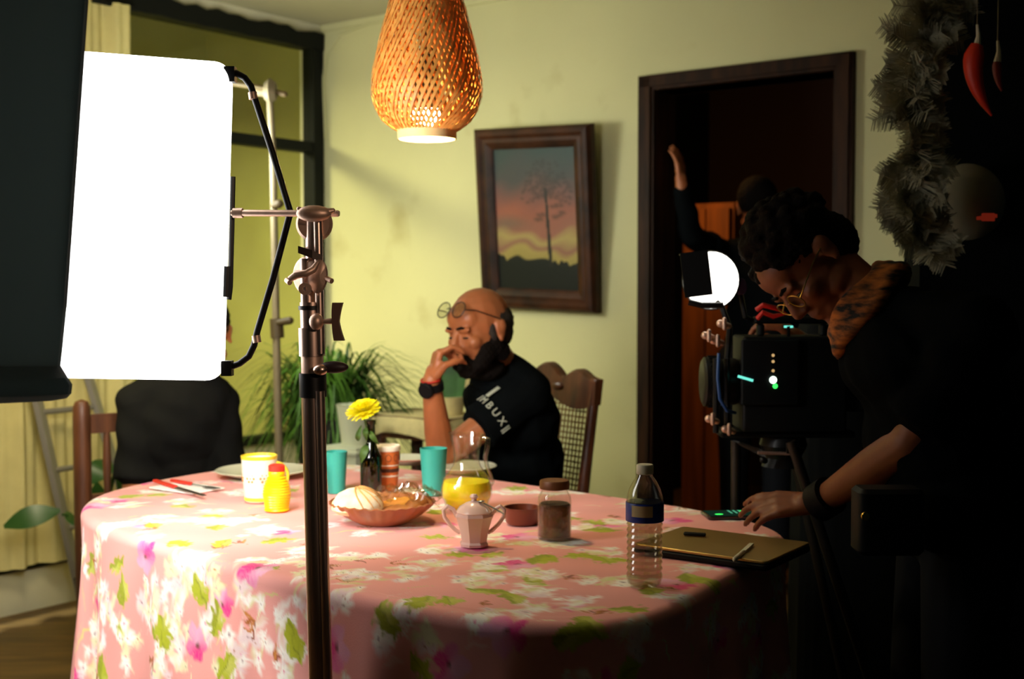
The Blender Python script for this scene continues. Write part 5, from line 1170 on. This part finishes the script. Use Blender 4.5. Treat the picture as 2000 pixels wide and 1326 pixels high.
mb = MB(); mb.lathe([(.0338, .125), (.0338, .1445)], b, 60); mb.f = [q for q in mb.f if 225 < (math.degrees(math.atan2(sum(mb.v[i][1] for i in q)/4-b.y, sum(mb.v[i][0] for i in q)/4-b.x)) % 360) < 290]; part('label_panel', mb, M['labelp'], lb, label='beige panel')
mb = MB(); mb.lathe([(.0136, .196), (.0150, .197), (.0150, .211), (.0135, .213), (.001, .213)], b, 28); part('cap', mb, M['capw'], wb)
# phone under the operator's hand
a, c = at(1378, 1012), at(1468, 1010); d = (c-a).normalized(); s = Vector((-d.y, d.x, 0)); L_ = .150; p = a+d*(L_/2)+s*.012+Vector((0, 0, .0045))
ph_ = root('smartphone', p-Vector((0, 0, .0045)), 'black smartphone with lit screen under the operator\'s fingers', 'phone')
mb = MB(); mb.rbox(p, (L_, .074, .008), (d, s, Vector((0, 0, 1))), .008); part('body', mb, M['phoneb'], ph_)
mb = MB(); mb.box(p+Vector((0, 0, .0043)), (L_-.012, .066, .0006), (d, s, Vector((0, 0, 1)))); sc_ = part('screen', mb, M['screen'], ph_, False)
mb = MB(); mb.ell(p-d*.045-s*.016+Vector((0, 0, .0048)), (.010, .006, .0006), (d, s, Vector((0, 0, 1)))); mb.ell(p+d*.022+s*.018+Vector((0, 0, .0048)), (.011, .006, .0006), (d, s, Vector((0, 0, 1)))); part('screen_icon', mb, M['green_led'], sc_)
mb = MB()
for k in range(3): mb.box(p-d*(.012-.012*k)+s*.010+Vector((0, 0, .0048)), (.004, .036, .0004), (d, s, Vector((0, 0, 1))))
part('screen_text', mb, M['screen_text'], sc_, False)
# laptop
z_ = TZ
c1, c2, c3, c4 = T(1298, 1090, z_+.012), T(1455, 1114, z_+.012), T(1537, 1048, z_+.012), T(1350, 1026, z_+.012)
d = (c2-c1); d.normalize(); s = Vector((-d.y, d.x, 0)); lc = (c1+c2+c3+c4)/4; lc.z = 0
dx_ = ((c2-c1).length+(c3-c4).length)/2; 
d = ((c2-c1).normalized()+(c3-c4).normalized()).normalized(); s = Vector((-d.y, d.x, 0)); wl_ = .285; dl_ = .215
lp = root('laptop', Vector((lc.x, lc.y, z_)), 'closed dark laptop at the right corner of the table, golden reflection coloured into its lid', 'laptop')
mb = MB(); mb.rbox(lc+Vector((0, 0, z_+.007)), (wl_, dl_, .012), (d, s, Vector((0, 0, 1))), .012); part('base', mb, M['blackp'], lp)
mb = MB(); mb.rbox(lc+Vector((0, 0, z_+.0165)), (wl_-.003, dl_-.003, .006), (d, s, Vector((0, 0, 1))), .012); part('lid', mb, M['laptop'], lp)
p = T(1443, 1085, z_+.023); q = (T(1460, 1070, z_+.023)-T(1426, 1100, z_+.023)).normalized()
mb = MB(); mb.cap(p-q*.034, p+q*.034, .0045, .0045); mb.box(p+q*.075+Vector((0, 0, 0)), (.07, .008, .005), (q, Vector((-q.y, q.x, 0)), Vector((0, 0, 1)))); single('marker_pen', mb, M['capw'], 'pale marker pen lying on the laptop lid', 'pen')
p = T(1357, 1043, z_+.024); mb = MB(); mb.rbox(p, (.045, .012, .006), (Vector((.95, -.3, 0)), Vector((.3, .95, 0)), Vector((0, 0, 1))), .003); single('usb_stick', mb, M['blackp'], 'small black stick lying on the far corner of the laptop', 'usb stick')

# ------------------------------------------------------------------ film camera on tripod
cc = P(1535, 725, 2.86); cr = root('film_camera', Vector((cc.x, cc.y, P(1500, 845, 2.86).z)), 'black film camera rig with small lit indicators in front of the doorway', 'camera')
k = 2.86/2400
def bx(nm, px0, px1, py0, py1, dy=0, th=.12, m='blackp', r=.008, par=None, label=None):
    c = P((px0+px1)/2, (py0+py1)/2, 2.86+dy); mb = MB(); mb.rbox(c, ((px1-px0)*k, th, (py1-py0)*k), (Vector((1, 0, 0)), Vector((0, 1, 0)), Vector((0, 0, 1))), r); return part(nm, mb, M[m], par or cr, label=label)
body = bx('body', 1440, 1640, 655, 838, 0, .14)
bx('battery', 1640, 1700, 660, 800, 0, .11); bx('side_panel', 1448, 1560, 665, 790, -.075, .012, 'blackp', .01, body)
bx('top_handle', 1470, 1625, 618, 632, 0, .03); bx('handle_post', 1478, 1492, 632, 656, 0, .03); bx('handle_post', 1600, 1614, 632, 656, 0, .03)
bx('base_plate', 1400, 1660, 838, 850, 0, .11)
mb = MB()
for px in (1398, 1420): mb.tube([P(px, 700, 2.80), P(px, 845, 2.80)], .007, 8)
part('rod', mb, M['blackm'], cr)
for (x_, y_, c_n, rr_) in ((1510, 742, 'white_led', .0085), (1514, 754, 'green_led', .006), (1510, 694, 'amber_led', .0035), (1510, 706, 'amber_led', .0035), (1510, 724, 'amber_led', .0035)):
    mb = MB(); mb.ell(P(x_, y_, 2.775), (rr_, .003, rr_), None, 12, 8); part('indicator_light', mb, M[c_n], body)
mb = MB(); mb.box(P(1456, 739, 2.775), (.036, .004, .006), (Vector((.95, 0, -.28)), Vector((0, 1, 0)), Vector((.28, 0, .95)))); part('display_strip', mb, M['teal_led'], body, False)
mb = MB(); mb.box(P(1540, 638, 2.775), (.020, .004, .005)); part('display_strip', mb, M['teal_led'], body, False)
mb = MB(); mb.tube([P(1540, 638, 2.772), P(1540, 655, 2.79)], .004, 6); part('display_arm', mb, M['blackm'], body)
# lens and matte box toward the left
mb = MB(); mb.lathe([(.001, 0), (.05, 0), (.055, .01), (.052, .04), (.058, .045), (.058, .08), (.05, .085), (.001, .08)], P(1442, 745, 2.86), 28, (Vector((0, 1, 0)), Vector((0, 0, 1)), Vector((-1, 0, 0)))); ln_ = part('lens', mb, M['blackm'], cr)
mb = MB()
for kk in range(26):
    a = 2*math.pi*kk/26; mb.box(P(1442, 745, 2.86)+Vector((-.062, .059*math.cos(a), .059*math.sin(a))), (.02, .004, .004))
part('focus_teeth', mb, M['blackp'], ln_, False)
# clamps with bright metal
for (x_, y_) in ((1385, 655), (1402, 665), (1392, 818), (1424, 838), (1415, 632)):
    mb = MB(); mb.cap(P(x_-8, y_, 2.78), P(x_+8, y_+5, 2.78), .009, .007); mb.cap(P(x_, y_-8, 2.77), P(x_, y_+9, 2.77), .005, .005); part('clamp_screw', mb, M['chrome_dull'], cr)
mb = MB(); mb.tube([P(1404, 690, 2.79), P(1402, 740, 2.78), P(1406, 780, 2.78), P(1420, 802, 2.78), P(1436, 806, 2.80)], .004, 8); part('video_cable', mb, M['bluecable'], cr, label='blue cable')
mb = MB(); mb.tube([P(1478, 605, 2.78), P(1490, 596, 2.77), P(1515, 602, 2.77), P(1535, 612, 2.77), P(1510, 618, 2.77), P(1490, 610, 2.77), P(1480, 622, 2.78)], .006, 8); part('power_cable', mb, M['redcable'], cr, label='red cable loop')
mb = MB(); mb.ell(P(1447, 560, 2.84), (.014, .014, .020)); part('foam_cap', mb, M['purple'], cr)
mb = MB(); mb.tube([P(1447, 575, 2.84), P(1455, 618, 2.84), P(1472, 626, 2.86)], .006, 8); mb.tube([P(1420, 700, 2.82), P(1425, 640, 2.82), P(1410, 600, 2.82), P(1400, 590, 2.83)], .007, 8); part('bracket_arm', mb, M['blackm'], cr)
# black draped cart added behind the operator to darken the lit wall
ec = root('draped_backdrop', (1.0, 3.3, 0), 'black cloth-covered cart behind the camera operator', 'backdrop')
rr = []
for z, kx in ((.02, 1.0), (.5, .98), (1.14, .95), (1.18, .9), (1.185, .3)):
    ring = []
    for i in range(72):
        a = 2*math.pi*i/72; cx_ = .24*np.sign(math.cos(a))*abs(math.cos(a))**.4; cy_ = .2*np.sign(math.sin(a))*abs(math.sin(a))**.4; fo_ = kx*(1+.025*math.sin(i*1.7)*(1-z/1.3)); ring.append(Vector((1.0+cx_*fo_, 3.3-.35*0+cy_*fo_*.6, z)))
    rr.append(ring)
mb = MB(); mb.rings(rr); part('cloth', mb, M['dark'], ec)
# round lamp with black door
lmp = root('round_lamp', P(1395, 605, 2.84), 'small round glowing lamp with a black side flap beside the film camera', 'light')
ln2 = Vector((-.45, -.89, 0)).normalized(); lxx = Vector((ln2.y, -ln2.x, 0))*-1; lc_ = P(1388, 547, 2.84)
mb = MB(); mb.lathe([(.001, -.05), (.045, -.05), (.066, -.01), (.070, 0), (.067, .002), (.066, -.004), (.001, -.005)], lc_, 32, (lxx, Vector((0, 0, 1)), ln2)); part('housing', mb, M['blackm'], lmp)
mb = MB(); mb.lathe([(.0655, -.0025), (.001, -.0015)], lc_, 32, (lxx, Vector((0, 0, 1)), ln2)); part('lamp_face', mb, M['glow'], lmp)
mb = MB(); c = P(1360, 535, 2.74); mb.box(c, (.062, .003, .100), (Vector((.98, -.1, .12)).normalized(), Vector((.1, 1, 0)).normalized(), Vector((-.12, 0, .99)).normalized())); mb.box(c+Vector((0, .05, .045)), (.05, .10, .003)); part('barn_door', mb, M['blackm'], lmp, False)
mb = MB(); mb.tube([P(1345, 590, 2.76), P(1370, 596, 2.755), P(1412, 596, 2.76)], .007, 8); part('lower_bracket', mb, M['blackm'], lmp)
# tripod
tp = root('camera_tripod', (cc.x-.0, cc.y, 0), 'black tripod carrying the film camera behind the table corner', 'tripod')
tb_ = P(1530, 852, 2.86); mb = MB(); mb.lathe([(.001, 0), (.05, 0), (.055, -.02), (.04, -.05), (.05, -.07), (.001, -.075)], tb_, 24); part('head', mb, M['blackm'], tp)
for px0, px1, dy0 in ((1437, 1437, .05), (1545, 1575, .12), (1545, 1590, -.10)):
    t_ = tb_+Vector((0, 0, -.06)); q_ = P(px0, 862, 2.86+dy0); e_ = P(px1, 1000, 2.86+dy0); e2 = q_+(e_-q_)*((q_.z)/(q_.z-e_.z)); mb = MB(); mb.tube([t_, q_, e2+Vector((0, 0, .012))], .012, 10); part('leg', mb, mat('tripod_leg_metal', (.03, .025, .018), .4, .5), tp)
mb = MB(); mb.tube([P(1480, 884, 2.80), P(1560, 887, 2.80)], .004, 8); part('spreader', mb, M['chrome_dull'], tp)
mb = MB(); mb.cap(P(1490, 898, 2.8), P(1494, 900, 2.8), .008, .007); part('knob', mb, M['blackm'], tp)

# ------------------------------------------------------------------ hanging things at the right
gc = P(1790, 230, 2.80); ga = root('feather_garland', P(1790, 480, 2.80), 'shaggy grey feather garland hanging at the upper right', 'garland')
mb = MB(); pts = [P(1850, -60, 2.84), P(1800, 60, 2.84), P(1775, 160, 2.84), P(1785, 280, 2.84), P(1775, 380, 2.84), P(1800, 470, 2.84)]; mb.tube(pts, .010, 8); part('core_cord', mb, M['plume'], ga)
mb = MB(); rg = random.Random(11)
for kf in range(190):
    t = rg.random()*4.999; i = int(t); p = pts[i].lerp(pts[i+1], t-i); a = rg.uniform(0, 2*math.pi); L_ = rg.uniform(.05, .085); d = Vector((math.cos(a)*1.0, -abs(math.sin(a))*.7, rg.uniform(-.7, .3))).normalized(); cv = Vector((rg.uniform(-.5, .5), 0, rg.uniform(-.8, .4)))
    sp_ = [p+d*(L_*q)+cv*(.04*q*q) for q in np.linspace(0, 1, 7)]
    for m_ in range(1, 7):
        for s in (-1, 1):
            for w_ in (0, .2, .4, .6, .8):
                q0_ = sp_[m_-1].lerp(sp_[m_], w_+.01); tt = (sp_[m_]-sp_[m_-1]).normalized(); sdv = tt.cross(Vector((rg.uniform(-.4, .4), -1, 0))).normalized()*s; l2 = .026*math.sin(math.pi*(m_/8.+.1))+.008; e_ = q0_+sdv*l2+tt*l2*.7+Vector((0, 0, -.004)); e_.z += rg.uniform(-.003, .003)
                wv_ = tt*.0016; mb.add([q0_-wv_, q0_+wv_, e_+wv_*.5, e_-wv_*.5], [(0, 1, 2, 3)])
    mb.tube(sp_, [.0011]*7, 4)
part('plumes', mb, M['plume'], ga, True, kind='stuff')
def chili(p0, p1, p2_, r_, label, m='chili'):
    o = root('dried_chili', p2_, label, 'chili'); ps_ = []
    for t in np.linspace(0, 1, 14): ps_.append(p0*((1-t)**2)+p1*(2*t*(1-t))+p2_*(t*t))
    mb = MB(); mb.tube(ps_, [r_*(.55+.45*min(1, t*6))*(1-t**2.2)+.002 for t in np.linspace(0, 1, 14)], 14); part('pod', mb, M[m], o)
    mb = MB(); mb.tube([p0+Vector((0, 0, .045)), p0+Vector((.003, 0, .02)), p0-Vector((0, 0, .004))], [.003, .005, .009], 8); part('stem', mb, M['capw'], o)
    mb = MB(); mb.tube([Vector((p0.x, p0.y, CEIL)), p0+Vector((0, 0, .044))], .0012, 5); part('string', mb, M['dullpole'], o)
chili(P(1908, 88, 2.75), P(1885, 150, 2.75), P(1937, 226, 2.75), .021, 'bright red ornamental chili hanging at the upper right')
chili(P(1948, 118, 2.86), P(1945, 150, 2.86), P(1957, 178, 2.86), .009, 'smaller darker red chili hanging right of the bright one', 'chili2')
dpc = P(1922, 388, 2.86); dp = root('hanging_plate', dpc-Vector((0, 0, .1)), 'round dark plate hanging on the black wall at the right', 'plate')
mb = MB(); mb.lathe([(.001, .03), (.05, .028), (.075, .012), (.088, 0), (.092, .004), (.080, .018), (.055, .036), (.001, .04)], dpc+Vector((0, .11, 0)), 40, (Vector((1, 0, 0)), Vector((0, 0, 1)), Vector((0, -1, 0)))); part('dish', mb, M['darkplate'], dp)
mb = MB(); mb.rbox(P(1930, 424, 2.78), (.030, .006, .018), (Vector((1, 0, 0)), Vector((0, 1, 0)), Vector((0, 0, 1))), .004); mb.box(P(1927, 424, 2.87), (.01, .10, .008)); wt_ = single('tally_light', mb, M['red_led'], 'small dim red light in front of the dark round plate', 'light')
